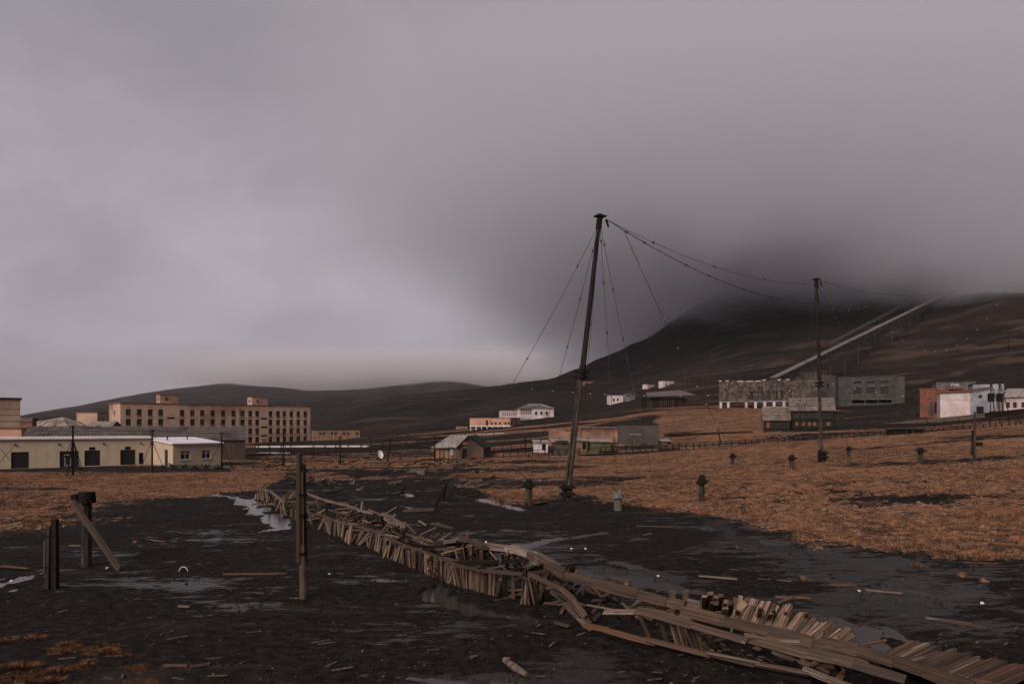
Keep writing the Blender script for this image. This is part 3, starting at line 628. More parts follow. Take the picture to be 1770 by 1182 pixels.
shell(Ln, 8, 11.3, {'f': [(1, 8, 1.8, 9.5), (3.4, 8, 4.2, 9.5)]}).build('wall', 'peach_brick', T); flat_roof(T, Ln, 8, 11.3, 'red_brick')
for o in ((1, 8, 1.8, 9.5), (3.4, 8, 4.2, 9.5)): place_win(T, Ln, 8, 'f', o)
# --- long low peach barrack right of the block
a, Ln, rz = site(540, 622, 262, 268, 755)
T = thing('low_barrack', 'long low ochre barrack with small dark windows, right of the brick block', 'building', a, rz)
wo = [(Ln * t, .7, Ln * t + .9, 1.8) for t in (.14, .22, .38, .46, .64, .73, .92)]
shell(Ln, 6, 2.6, {'f': wo}, down=3).build('wall', 'orange_plank', T); flat_roof(T, Ln, 6, 2.6)
for o in wo: place_win(T, Ln, 6, 'f', o)
# --- plank cabin with tin roof
a = Q(786, 795, 107); a.z = -.1; rz = R(-8); Ln = 4.3; W = 4.2; zt = 2.35
T = thing('plank_cabin', 'weathered plank cabin with pale tin gable roof, standing in the middle of the flat', 'cabin', a, rz)
Lc, Wc = 4.6, 6.5
shell(Lc, Wc, 2.2, {'f': [(1.25, .05, 2.0, 1.9)]}).build('wall', 'plank_wall', T)
for i in range(23):
    x = .03 + i * .2
    if 1.2 < x < 1.95: inst(STK['plank_wall'][i % 4], 'plank', T, (x + .09, -.05, 1.95), 0, (.18, .04, .4)); continue
    h = 2.25 + max(0, 1.0 - abs(x + .1 - Lc / 2) / (Lc / 2)) * 1.45 * 1
    inst(STK['plank_wall'][i % 4], 'plank', T, (x + .09, -.05, -.1), 0, (.18, .04, h))
door_on(T, Lc, Wc, 'f', (1.25, .05, 2.0, 1.9), 'dark_wood')
MB().box(2.9, -.13, .35, 4.1, -.08, 1.6).build('hatch', 'rust_wood', T)
# left wing: the slope seen at the left comes down over a low side wall
b = MB(); b.box(-3.3, .4, -1, -.01, Wc, 2.05); b.build('side_wall', 'plank_wall', T)
for i in range(14): inst(STK['orange_plank' if i % 3 else 'plank_wall'][i % 4], 'plank', T, (-3.2 + i * .235, .33, -.1), 0, (.2, .04, 2.1))
def slab(V, th): V = list(V); V += [(x, y, z + th) for x, y, z in V]; return MB().add(V, [(3, 2, 1, 0), (4, 5, 6, 7), (0, 1, 5, 4), (1, 2, 6, 5), (2, 3, 7, 6), (3, 0, 4, 7)])
slab([(-3.8, -.1, 2.02), (.4, -.35, 2.12), (2.3, -.35, 3.98), (-1.4, 3.6, 4.02)], .09).build('roof', 'tin_roof', T)
slab([(2.3, -.4, 3.98), (5.0, -.4, 2.05), (5.0, Wc, 2.05), (2.3, Wc, 3.98)], .09).build('roof', 'dark_roof', T)
for i in range(6):
    t = i / 5; p0 = Vector((-3.8 + 4.2 * t, -.1 - .25 * t, 2.14)); p1 = Vector((-1.4 + 3.7 * t, 3.6 - 3.95 * t, 4.14)); MB().bar(p0, p1, .12, .05).build('roof_sheet_seam', 'slate_roof', T)
MB().bar((.35, -.42, 2.0), (2.3, -.42, 3.9), .06, .22).bar((2.3, -.42, 3.9), (5.05, -.42, 1.95), .06, .22).build('barge_board', 'dark_wood', T)
MB().box(-.75, .1, .9, -.25, .25, 1.9).build('leaning_sheet', 'tin_roof', T)
# --- peach building on white stilts, small shack, white school
a, Ln, rz = site(812, 882, 238, 232, 738)
T = thing('stilted_peach_building', 'flat peach building raised on white piers, left in front of the white school', 'building', a, rz)
a.z = CH - (741 - HZ) / F * 232; T.location.z = a.z; hh = (741 - 722) / F * 232; zf = 1.1
wo = [(Ln * t, zf + .35, Ln * t + .8, zf + 1.2) for t in (.52, .62, .72, .86, .94)] + [(Ln * .40, zf + .1, Ln * .40 + .9, zf + 1.9), (Ln * .50 - 1.6, zf + .1, Ln * .5 - .7, zf + 1.9)][:1]
b = shell(Ln, 9, hh, {'f': wo, 'r': [(1, zf + .3, 2.2, zf + 1.9), (5, zf + .3, 6.2, zf + 1.9)]}, down=-zf); b.build('wall', 'peach_plaster', T)
MB().box(0, 0, zf - .35, Ln, 9, zf - .003).build('floor_slab', 'clean_white', T)
for o in wo: place_win(T, Ln, 9, 'f', o)
for o in ((1, zf + .3, 2.2, zf + 1.9), (5, zf + .3, 6.2, zf + 1.9)): place_win(T, Ln, 9, 'r', o)
flat_roof(T, Ln, 9, hh, 'red_brick', th=.12)
pm_ = MB().box(-.15, 0, -2, .15, .3, .74).mesh('pier', 'clean_white')
for i in range(8): inst(pm_, 'pier', T, (.3 + (Ln - .6) * i / 7, .02, 0))
a, Ln, rz = site(788, 808, 255, 255, 747)
T = thing('wooden_shack', 'tiny ochre shack on the slope left of the peach building', 'hut', a, rz)
shell(Ln, 3, 2.3, {'f': [(1, .6, 1.5, 1.5), (2.2, .6, 2.7, 1.5)]}).build('wall', 'orange_plank', T); flat_roof(T, Ln, 3, 2.3)
for o in ((1, .6, 1.5, 1.5), (2.2, .6, 2.7, 1.5)): place_win(T, Ln, 3, 'f', o)
def white_school():
    a = Q(920, 733, 290); rz = R(12); T = thing('white_school', 'white two-storey building with many narrow windows and low hipped roof', 'building', a, rz)
    H = 6.6; L_, W = 9.3, 24
    rz = R(4); T.rotation_euler.z = R(8)
    # body: front (right part) and long left side going back
    fo = [(1.2, 3.9, 2.2, 5.4), (3.5, 3.9, 4.5, 5.4), (5.8, 3.9, 6.8, 5.4)]
    shell(L_, 14, H, {'f': fo}).build('wall', 'white_plaster', T)
    for o in fo: place_win(T, L_, 14, 'f', o, 1, 1)
    # left wing seen lengthwise
    n = 6; lo = []
    for k in range(n):
        for z in (1.0, 4.0): lo.append((.6 + k * .82, z, 1.05 + k * .82, z + 1.6))
    w1 = MB(); q = shell(5.4, 10, H, {'f': lo}); o = q.build('wing_wall', 'white_plaster', T, (-5.41, .8, 0))
    for l in lo: inst(window_mesh(.45, 1.6, 0, 1, 'dark_frame', 'glass'), 'window', T, (-5.41 + l[0], .8 + .2, l[1]))
    lo2 = [(.5 + k * .95, 3.5, .9 + k * .95, 5.2) for k in range(7)]
    shell(7.4, 8, H - .8, {'f': lo2}).build('far_wing_wall', 'white_plaster', T, (-12.82, 3, 0))
    for l in lo2: inst(window_mesh(.4, 1.7, 0, 1, 'dark_frame', 'glass'), 'window', T, (-12.82 + l[0], 3.2, l[1]))
    b = MB(); V = [(-5.7, -.3, H + .01), (L_ + .4, -.3, H + .01), (L_ + .4, 14, H + .01), (-5.7, 14, H + .01), (-1, 6, H + 2.1), (5, 6, H + 2.1)]
    b.add(V, [(0, 1, 5, 4), (1, 2, 5), (2, 3, 4, 5), (3, 0, 4), (3, 2, 1, 0)]); r_ = b.build('roof', 'slate_roof', T)
    MB().bar((-1, 6, H + 2.15), (5, 6, H + 2.15), .5, .12).bar((5, 6, H + 2.15), (9.4, 0, H + .2), .25, .1).bar((-1.2, 3, H + 1.3), (3, 3, H + 1.4), .8, .1).build('ridge_cap', 'clean_white', r_)
    MB().box(-13, 2.8, H - .79, -5.8, 11, H - .5).build('wing_roof', 'slate_roof', T)
    # porch with columns
    MB().box(2.2, -1.8, 2.35, 9.4, -.004, 2.7).build('porch_roof', 'clean_white', T)
    for k in range(4): MB().tube((5.0 + k * .7, -1.5, -1), (5.0 + k * .7, -1.5, 2.34), .12).build('column', 'clean_white', T)
    MB().box(7.8, -1.8, -2, 11.2, 2.4, 3.2).build('side_extension', 'white_plaster', T)
    door_on(T, L_, 14, 'f', (2.6, 0, 3.4, 2.1), depth=-.06)
    inst(window_mesh(.9, 1.5, 1, 0, 'dark_frame', 'glass'), 'window', T, (1.0, -.08, .7))
white_school()
# --- white stepped house on the slope
a = Q(1055, 698, 330)
T = thing('stepped_white_house', 'small whitewashed house in two steps up the dark slope, right of the leaning mast', 'house', a, R(8))
k = 330 / F
w0 = [(1.2, 1.2, 2.2, 2.6), (3.3, 1.4, 4.3, 2.6)]
shell(6.4, 6, 4.4, {'f': w0}).build('wall', 'white_plaster', T)
for o in w0: place_win(T, 6.4, 6, 'f', o)
V = [(6.42, .4, .3), (13.6, 3.4, 2.6), (13.6, 9, 2.6), (6.42, 6, .3), (6.42, .4, 4.6), (13.6, 3.4, 6.1), (13.6, 9, 6.1), (6.42, 6, 4.6)]
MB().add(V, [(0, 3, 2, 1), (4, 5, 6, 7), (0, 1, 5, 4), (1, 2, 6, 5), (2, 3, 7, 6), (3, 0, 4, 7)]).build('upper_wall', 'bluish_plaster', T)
MB().box(-.3, -.3, 4.403, 6.6, 6.2, 4.6).build('roof', 'dark_roof', T)
slab([(6.3, .2, 4.62), (13.8, 3.2, 6.12), (13.8, 9.2, 6.12), (6.3, 6.2, 4.62)], .15).build('roof', 'slate_roof', T)
for s in (.35, .75): p = Vector((6.42 + 7.18 * s, .4 + 3 * s, 3.0 + 2 * s)); inst(window_mesh(.8, .9, 0, 0, 'dark_frame', 'glass'), 'window', T, p + Vector((0, -.12, 0)), R(22))
MB().box(-.6, -.6, -.9, 8, -.305, -.2).build('plinth', 'clean_white', T)
for x0, x1, y0, y1, D, mt, nm, lab in (
  (1146, 1165, 658, 669, 420, 'white_plaster', 'white_hut', 'white hut with two dark windows high on the dark slope'),
  (1119, 1131, 664, 671, 420, 'white_plaster', 'white_outhouse', 'smallest white outhouse on the slope, left of the white hut'),
  (1005, 1034, 659, 666, 520, 'peach_plaster', 'pink_wall_ruin', 'low pinkish wall ruin high on the slope right of the leaning mast')):
    D = G(x0, y1 + 1).y; a, Ln, rz = site(x0, x1, D, D + 3, y1); hh = (y1 - y0) / F * D
    T = thing(nm, lab, 'hut' if 'wall' not in nm else 'ruin', a, rz); o1 = [(Ln * .25, hh * .2, Ln * .4, hh * .6), (Ln * .6, hh * .2, Ln * .75, hh * .6)]
    shell(Ln, 4, hh, {'f': o1}, down=4).build('wall', mt, T)
    for o in o1: place_win(T, Ln, 4, 'f', o)
    flat_roof(T, Ln, 4, hh, 'slate_roof', th=.2)
for i, (x, y) in enumerate(((1037, 655), (1043, 652))):
    p = G(x, 668); T = thing('dark_shrub', ('bare twiggy shrub at the right end of the pink ruin', 'second bare shrub, rightmost beside the pink ruin')[i], 'shrub', p)
    b = MB()
    for k in range(46):
        ang = random.uniform(0, 6.28); t = Vector((math.cos(ang) * random.uniform(.2, 1.8), math.sin(ang) * 1.0, random.uniform(2, 5))); b.tube((0, 0, -.3), t, .10, .03, 3)
        for q in range(3): e = t * random.uniform(.5, .9); b.tube(e, e + Vector((random.uniform(-1, 1), random.uniform(-.5, .5), random.uniform(.2, 1))), .05, .02, 3)
    b.build('branches', 'plank_wall', T)
# --- dark open warehouse ruin
a, Ln, rz = site(1120, 1200, 262, 268, 709)
T = thing('open_warehouse', 'dark ruined warehouse with purple-grey roof on open timber posts, left of the grey ruin', 'building', a, rz)
MB().box(0, 5, -1, Ln, 5.3, 5.0).build('back_wall', 'dark_wood', T)
for i in range(24): s = Ln * i / 23; inst(STK['plank_wall'][i % 4], 'post', T, (s, random.uniform(-.2, .2), -1), 0, (.22, .22, random.uniform(4.6, 5.6)))
for z in (.9, 2.6): MB().box(0, .2, z, Ln, .35, z + .18).build('beam', 'plank_wall', T)
slab([(-.5, -.6, 5.1), (Ln + .5, -.6, 6.0), (Ln - 1.5, 8, 8.2), (3.5, 8, 7.0)], .2).build('roof', 'purple_roof', T)
# --- grey power-house ruin with arches
def ruin():
    a = Q(1243, 701, 240); b_ = Q(1420, 695, 228); d = Vector((b_.x - a.x, b_.y - a.y)); Ln = d.length; rz = math.atan2(d.y, d.x)
    T = thing('power_house_ruin', 'long grey plaster ruin with tall narrow windows above a row of white piers', 'building', a, rz)
    H = 8.2; zf = 1.4; sl = .0
    s_ = lambda x: (a.x - (x - 885) / F * a.y) / ((x - 885) / F * math.sin(rz) - math.cos(rz))
    ops = []
    for x in (1277, 1294, 1310): ops += [(s_(x), 5.3, s_(x) + .75, 6.4), (s_(x + 5.5), 5.3, s_(x + 5.5) + .75, 6.4)]
    tall = []
    for x in (1277, 1294, 1300, 1309, 1316, 1326, 1333, 1340, 1348, 1363): tall.append((s_(x), 2.1, s_(x) + 1.2, 4.9))
    shell(Ln, 10, H, {'f': ops + tall + [(s_(1253), 4.9, s_(1253) + .8, 6.0)]}, down=-zf, reveal=.5).build('wall', 'ruin_plaster', T)
    for i, o in enumerate(ops + tall): place_win(T, Ln, 10, 'f', o, 1, 1, 'window_frame' if i % 3 == 0 else 'dark_frame', depth=.4)
    pil = MB().box(-.4, -.3, zf, .4, -.004, H + .3).mesh('pilaster', 'ruin_plaster'); cap = MB().box(-.55, -.4, H + .303, .55, .3, H + .55).mesh('capital', 'clean_white')
    for x in (1245, 1257, 1272, 1287, 1304, 1321, 1335, 1347, 1362, 1377, 1389):
        o = inst(pil, 'pilaster', T, (s_(x), 0, 0))
        if x in (1245, 1257, 1321, 1347, 1362): inst(cap, 'capital', o)
    MB().box(0, -.35, zf - .25, Ln, -.31, zf - .003).box(0, -.309, zf - .25, Ln, 9, zf - .003).build('floor_slab', 'bluish_plaster', T)
    pier = MB().box(-.4, -.3, -2.5, .4, .5, zf - .252).mesh('pier', 'white_plaster')
    for x in (1246, 1259, 1290, 1306, 1322, 1338, 1355, 1372, 1388, 1403): inst(pier, 'pier', T, (s_(x), 0, 0))
    MB().box(s_(1272), -.2, H + .003, s_(1315), .4, H + .22).build('parapet', 'clean_white', T)
    # broken upper edge
    b = MB()
    for i in range(26): s = Ln * i / 25; b.box(s, 0, H, s + Ln / 26 * .9, .5, H + random.choice((0.05, .1, .3, .55)))
    b.build('broken_edge', 'ruin_plaster', T); MB().box(0, .6, H - .8, Ln, 10, H - .5).build('roof', 'dark_roof', T)
ruin()
def concrete_hall():
    a = Q(1448, 694, 243); T = thing('concrete_hall', 'dark grey concrete hall with three large paned windows, right of the arched ruin', 'building', a, R(-22))
    Ln = (1545 - 1448) / F * 240 / 1.11; H = 8.6; k = 240 / F / 1.11; wo = []; up = []
    for x in (1475, 1498, 1521): s = (x - 1448) * k; wo.append((s, 2.6, s + 2.7, 5.0)); up.append((s, 6.2, s + 2.7, 7.0))
    ar = [((x - 1448) * k, -.6, (x - 1448) * k + 3.9, .5) for x in (1473, 1496, 1519)]
    shell(Ln, 9, H, {'f': wo + up + ar}, down=3, reveal=.4).build('wall', 'grey_concrete', T)
    for o in wo: place_win(T, Ln, 9, 'f', o, 3, 1, 'dark_frame', depth=.3); MB().box(o[0] - .15, -.12, o[3] + .02, o[2] + .15, -.004, o[3] + .28).build('lintel', 'concrete', T)
    for o in up: place_win(T, Ln, 9, 'f', o, 3, 0, 'dark_frame', depth=.3); MB().box(o[0] - .15, -.12, o[3] + .02, o[2] + .15, -.004, o[3] + .22).build('lintel', 'concrete', T)
    flat_roof(T, Ln, 9, H, 'grey_concrete', th=.2)
    MB().box(-4.2, .6, -2, -.02, 8, 7.0).build('left_bay', 'brown_block', T); MB().box(Ln + .02, .6, -2, Ln + 3.2, 8, H - .1).build('right_bay', 'grey_concrete', T)
    MB().box(-.1, -.2, .52, Ln, -.004, .72).build('ledge', 'concrete', T)
    b = MB()
    a2 = Q(1420, 694, 236); T2 = thing('dark_factory_ruin', 'dark shattered factory block between arched ruin and concrete hall, behind the second mast', 'building', a2, R(3))
    L2 = (1447 - 1391) / F * 236; o2 = [(1.5, 4.5, 2.6, 6.2), (4.5, 4.5, 5.6, 6.2), (8, 4.5, 9, 6.2), (3, 1, 4.4, 3)]
    T2.location = Q(1391, 694, 240)
    shell(L2, 7, 9.2, {'f': o2}, reveal=.5).build('wall', 'brown_block', T2)
    for i, o in enumerate(o2): place_win(T2, L2, 7, 'f', o, 1, 1, 'window_frame' if i % 2 else 'dark_frame', depth=.4)
    for i in range(9): MB().box(L2 * i / 9, 0, 9.2, L2 * i / 9 + .9, .6, 9.25 + random.random() * .9).build('broken_edge', 'brown_block', T2)
    MB().box(0, 1, 8.6, L2, 7, 8.8).build('roof', 'dark_roof', T2)
    MB().tube((3.4, -1, -2), (3.4, -1, 10), .35, .3).build('chimney_pipe', 'ruin_plaster', T2)
concrete_hall()
# --- two black log houses with slate roofs
def log_house(name, x0, x1, y0, ye, yr, D, label, W, wins, amber, roof='pale_slate'):
    a = Q(x0, y0, D); Ln = (x1 - x0) / F * D / 1.08; T = thing(name, label, 'house', a, R(-18)); H = (y0 - ye) / F * D
    shell(Ln, W, H, {'f': [w_ for w_, _ in wins]}).build('wall', 'log_wall', T)
    for w_, g in wins: place_win(T, Ln, W, 'f', w_, 1, 1, 'plank_wall' if g == 'glass' else 'rust_wood', g, depth=.1)
    n = int(H / .28)
    lb = MB()
    for i in range(n): lb.tube((-.15, -.06, .15 + i * .28), (Ln + .15, -.06, .15 + i * .28), .11, n=6) if not any(w_[1] - .1 < .15 + i * .28 < w_[3] + .1 for w_, _ in wins) else None
    lb.build('log_courses', 'log_wall', T)['kind'] = 'stuff'
    rise = (ye - yr) / F * D * 1.25; gable(T, Ln, W, H, rise, roof, 'log_wall', ov=.35)
    b = MB()
    for r_ in range(1, 4): t = r_ / 4; b.box(-.3, W / 2 * t - .05, H + rise * t + .16, Ln + .3, W / 2 * t + .02, H + rise * t + .25)
    b.build('slate_course', 'pale_slate', T)
    return T
k = 140 / F / 1.08
log_house('log_house', 1368, 1440, 742, 708, 692, 140, 'larger black log house with slate roof and two rows of windows, behind the second mast', 6, [((x - 1368) * k, 2.3, (x - 1368) * k + .75, 3.4) and (((x - 1368) * k, 2.45, (x - 1368) * k + .75, 3.45), 'glass') for x in (1372, 1385, 1397, 1407, 1427)] + [(((x - 1368) * k, .75, (x - 1368) * k + .65, 1.6), 'amber_window') for x in (1374, 1386, 1396, 1405, 1428)], 1)
T = bpy.data.objects['log_house']; Lh = 72 * k; MB().box(Lh + .02, .5, -1.5, Lh + 2.0, 5.6, 3.5).build('lean_to', 'log_wall', T); slab_ = MB().box(Lh - .1, .3, 3.503, Lh + 2.2, 5.8, 3.62).build('lean_to_roof', 'dark_roof', T)
log_house('log_cabin', 1321, 1364, 742, 724, 707, 140, 'smaller black log cabin with sagging slate roof, left of the larger log house', 5, [(((1325 - 1321) * k, .3, (1325 - 1321) * k + .6, 1.7), 'amber_window')], 0)
# --- right edge: brick, white and blue-grey buildings
a, Ln, rz = site(1590, 1640, 155, 152, 719); T = thing('brick_store', 'weathered red brick store with one dark doorway, left of the white building', 'building', a, rz)
hh = (719 - 673) / F * 152; o1 = (2.9, .6, 3.9, 3.0); shell(Ln, 7, hh, {'f': [o1]}).build('wall', 'red_brick', T); door_on(T, Ln, 7, 'f', o1, 'dark_wood'); MB().box(-.1, -.1, hh + .003, Ln + 2.5, 7, hh + .3).build('roof', 'red_brick', T)
MB().box(1.8, -.2, .2, 2.6, -.004, 3.2).box(4.2, -.2, .2, 4.6, -.004, 2.2).build('buttress', 'brown_block', T)
a = Q(1625, 720, 145); T = thing('white_store', 'whitewashed store with rust stains and lean-to roof, beside the brick store', 'building', a, R(-27)); k = 145 / F / 1.17
Ln = (1676 - 1625) * k; hh = 4.9
shell(Ln, 7, hh).build('wall', 'white_plaster', T)
V = [(Ln + .01, 0, -2), (Ln + 3.5, 1.4, -2), (Ln + 3.5, 7, -2), (Ln + .01, 7, -2), (Ln + .01, 0, hh + .1), (Ln + 3.5, 1.4, hh + 1.0), (Ln + 3.5, 7, hh + 1), (Ln + .01, 7, hh + .1)]
MB().add(V, [(0, 3, 2, 1), (4, 5, 6, 7), (0, 1, 5, 4), (1, 2, 6, 5), (2, 3, 7, 6), (3, 0, 4, 7)]).build('gable_wall', 'bluish_plaster', T)  # gable turned from the light: its shade is put into the bluish plaster colour
slab([(-.3, -.3, hh + .02), (Ln + .1, -.3, hh + .2), (Ln + 3.8, 1.1, hh + 1.1), (Ln + 3.6, 7, hh + 1.3), (0, 7, hh + .6)][:4] , .16).build('roof', 'rust_wood', T)
slab([(-.3, -.3, hh + .05), (Ln + 3.6, 7, hh + 1.2), (Ln + 3.4, 7.2, hh + 1.2), (-.3, 7.2, hh + .4)], .16).build('roof', 'rust_wood', T)
ud = Vector((3.5, 1.4, 0)).normalized(); ag = math.atan2(1.4, 3.5)
inst(window_mesh(.7, .6, 0, 0, 'dark_frame', 'glass'), 'window', T, Vector((Ln, 0, 3.9)) + ud * 1.6 + Vector((.03, -.1, 0)), ag)
inst(window_mesh(1.4, 1.7, 1, 0, 'iron', 'black_door'), 'door', T, Vector((Ln, 0, .4)) + ud * 1.2 + Vector((.03, -.1, 0)), ag)
a = Q(1682, 716, 165); k = 165 / F; T = thing('blue_grey_hall', 'tall blue-grey plaster hall behind the white store, beside two pole frames', 'building', a, R(-26)); k = k / 1.18; Ln = (1734 - 1682) * k; hh = (716 - 664) * 165 / F
o1 = [(Ln - 4.5, 3.4, Ln - 4.1, 5.4)]
shell(Ln, 8, hh, {'f': o1}).build('wall', 'bluish_plaster', T); flat_roof(T, Ln, 8, hh, 'dark_roof', th=.15); place_win(T, Ln, 8, 'f', o1[0])
a = Q(1618, 716, 185); k = 185 / F; T = thing('grey_back_hall', 'low grey hall with pale painted marks, peeping above the brick store', 'building', a, R(-24)); k = k / 1.15; Ln = (1684 - 1618) * k; hh = (716 - 661) * 185 / F
shell(Ln, 7, hh).build('wall', 'concrete', T); flat_roof(T, Ln, 7, hh, 'grey_concrete', th=.15)
for i, x in enumerate((1644, 1648.5, 1653)): # pale painted characters on the wall
    s = (x - 1618) * k; z = hh - 1.15
    m_ = MB()
    if i == 0: m_.box(s, -.05, z, s + .1, -.004, z + .7).box(s + .101, -.05, z + .58, s + .5, -.004, z + .7)
    elif i == 1: m_.box(s, -.05, z, s + .1, -.004, z + .7).box(s + .4, -.05, z, s + .5, -.004, z + .7).box(s + .101, -.05, z + .3, s + .399, -.004, z + .42)
    else: m_.box(s, -.05, z, s + .5, -.004, z + .1).box(s, -.05, z + .6, s + .5, -.004, z + .7).box(s, -.05, z + .101, s + .1, -.004, z + .599).box(s + .4, -.05, z + .101, s + .5, -.004, z + .599)
    m_.build('painted_mark', 'clean_white', T)
a = Q(1736, 711, 150); k = 150 / F; T = thing('white_house', 'white house with grey gable roof, cut off by the right edge', 'house', a, R(-24)); Ln = 12; hh = 3.0
wo = [((x - 1736) * k + .3, .8, (x - 1736) * k + 1.0, 2.0) for x in (1736, 1746, 1758, 1772)]
shell(Ln, 7, hh, {'f': wo}).build('wall', 'white_plaster', T)
for o in wo: place_win(T, Ln, 7, 'f', o)
slab([(-.4, -.4, hh + .02), (Ln, -.4, hh + .1), (Ln, 3.5, hh + 2.0), (1.4, 3.5, hh + 2.0)], .14).build('roof', 'tin_roof', T)
slab([(1.4, 3.51, hh + 2.0), (Ln, 3.51, hh + 2.0), (Ln, 7.2, hh + .1), (-.4, 7.2, hh + .02)], .14).build('roof', 'white_metal_roof', T)
for i, x in enumerate((1712, 1727)):
    p = Q(x, 714, 138); p.z -= .3; T = thing('pole_frame', ('left black A-frame of poles in front of the blue-grey hall', 'right black A-frame of poles in front of the blue-grey hall')[i], 'pole', p)
    tz = (714 - 660) / F * 138
    for dx_, dy_ in ((-.0, 0), (1.1, .3), (1.5, -.8)): MB().tube((dx_, dy_, 0), (dx_ * .1, dy_ * .1, tz), .09, .07, 6).build('leg', 'dark_wood', T)
    MB().box(-.35, -.35, 2.6, .6, .35, 4.3).build('transformer_box', 'iron', T); MB().bar((-.4, 0, tz * .8), (.8, 0, tz * .8), .1, .1).build('crossarm', 'dark_wood', T)
# --- sheds and the blank concrete block in the middle
a = Q(1070, 772, 124); k = 124 / F; T = thing('blank_block', 'blank brown-grey block without windows, between green shed and grass slope', 'building', a, R(-7)); Ln = (1137 - 1070) * k; hh = (772 - 734) * k
shell(Ln, 8, hh).build('wall', 'brown_block', T); MB().box(-.1, -.1, hh + .003, Ln + .1, 8.1, hh + .18).build('roof', 'dark_roof', T)
a = Q(1091, 771, 120); k = 120 / F; T = thing('small_privy', 'narrow brown hut with pale roof leaning on the blank block', 'hut', a, R(2))
shell(1.7, 1.2, 1.9, {'f': [(.3, .1, .9, 1.6)]}).build('wall', 'brown_block', T); door_on(T, 1.7, 1.2, 'f', (.3, .1, .9, 1.6), 'plank_wall'); slab([(-.1, -.1, 1.91), (1.8, -.1, 1.98), (1.8, 1.3, 2.1), (-.1, 1.3, 2.05)], .07).build('roof', 'tin_roof', T)
a, Ln, rz = site(948, 1068, 136, 132, 772); T = thing('peach_ruin', 'long crumbling peach plaster wall behind the little sheds', 'ruin', a, rz); hh = (772 - 741) / F * 134
shell(Ln, 5, hh - .1, {'f': [(2, .3, 3, 1.8), (7.5, .6, 8.3, 1.8)]}).build('wall', 'peach_ruin', T)
b = MB()
for i in range(20): b.box(Ln * i / 20, -.02, hh - .5, Ln * (i + .95) / 20, .3, hh - .1 + random.random() * .35)
b.build('broken_edge', 'red_brick', T); MB().box(5, -.3, hh + .3, Ln, 4, hh + .4).build('roof', 'tin_roof', T)
def shed(name, x0, x1, y0, y1, D, mat, label, W=2.5, roof='tin_roof', side=None, door=True):
    a = Q(x0, y0, D); Ln = (x1 - x0) / F * D; T = thing(name, label, 'shed', a, R(3)); H = (y0 - y1) / F * D
    o1 = (Ln * .55, .05, Ln * .55 + .7, min(1.6, H - .2)); shell(Ln, W, H, {'f': [o1] if door else []}).build('wall', mat, T)
    if door: door_on(T, Ln, W, 'f', o1, 'dark_wood' if mat != 'green_paint' else 'green_paint')
    slab([(-.25, -.25, H + .01), (Ln + .25, -.25, H + .01), (Ln + .25, W + .2, H + .4), (-.25, W + .2, H + .4)], .07).build('roof', roof, T)
    n = int(Ln / .3); b = MB()
    for i in range(n):
        x = Ln * (i + .5) / n
        if not (door and o1[0] - .2 < x < o1[2] + .2): b.box(x - .02, -.02, 0, x + .02, -.003, H - .05)
    b.build('board_seam', mat, T)['kind'] = 'stuff'
    return T
shed('white_shed', 924, 947, 779, 765, 115, 'clean_white', 'small whitish shed with tin roof, leftmost of the sheds')
shed('brown_shed', 956, 984, 778, 764, 117, 'plank_wall', 'low brown plank shed with patched roof, between white and green sheds')
T = shed('green_open_shed', 964, 981, 778, 766, 113.5, 'green_paint', 'small dark green shed in front of the brown plank shed', 1.6, 'dark_roof')
shed('plank_shed', 997, 1015, 777, 762, 116, 'orange_plank', 'plank lean-to just right of the leaning mast, left of the green shed')
shed('green_shed', 1022, 1056, 777, 764, 115, 'green_paint', 'green painted shed with pale tin roof, in front of the blank block', 3.2)
shed('grey_hut', 1145, 1160, 772, 763, 122, 'concrete', 'tiny grey hut right of the blank block')
# --- conveyor gallery climbing the mountain
def gallery():
    A = Q(1338, 652, 262); B = Q(1760, 447, 760)
    T = thing('conveyor_gallery', 'long roofed conveyor gallery climbing the mountain into the cloud', 'gallery', A)
    d = B - A; n = 34; u = d.normalized(); side = Vector((u.y, -u.x, 0)).normalized()
    tp = MB().bar((0, 0, 0), d, 3.2, .25, side=side); tp.build('roof', 'gallery_top', T)
    MB().bar(Vector((0, 0, -1.45)), d + Vector((0, 0, -1.45)), 3.0, 2.3, side=side).build('wall', 'gallery_side', T)
    for i in range(n + 1):
        p = d * (i / n); w_ = A + p; g = gz(w_.x, w_.y) - A.z
        if p.z - 2.7 > g:
            MB().bar(p + side * 1.2 + Vector((0, 0, -2.6)), Vector((p.x + side.x * 1.2, p.y + side.y * 1.2, g - 1)), .35, .35, side=(1, 0, 0)).build('support', 'gallery_side', T)
    for i in range(60): p = d * ((i + .5) / 60) + Vector((0, 0, -1.3)) + side * 1.5; MB().bar(p - u * .8, p + u * .8, .08, .7, side=side).build('window', 'glass', T)
    A2 = Q(1435, 594, 352); B2 = Q(1640, 487, 600)
    T = thing('upper_track', 'second darker track line rising above the conveyor gallery', 'gallery', A2); d = B2 - A2
    MB().bar((0, 0, 0), d, 2.2, .4, side=side).build('deck', 'gallery_side', T); MB().bar(Vector((0, 0, 1.3)), d * .7 + Vector((0, 0, 1.3)), .2, .2, side=side).build('rail', 'brown_block', T)
    for i in range(16):
        p = d * (i / 15); w_ = A2 + p; g = gz(w_.x, w_.y) - A2.z
        MB().bar(p + Vector((0, 0, 1.3)), Vector((p.x, p.y, min(g, p.z) - 1)), .25, .25, side=(1, 0, 0)).build('post', 'gallery_side', T)
gallery()
a = Q(1512, 584, 455); T = thing('yellow_hut', 'ochre hut with little gable, just below the conveyor gallery', 'hut', a, R(5)); k = 455 / F
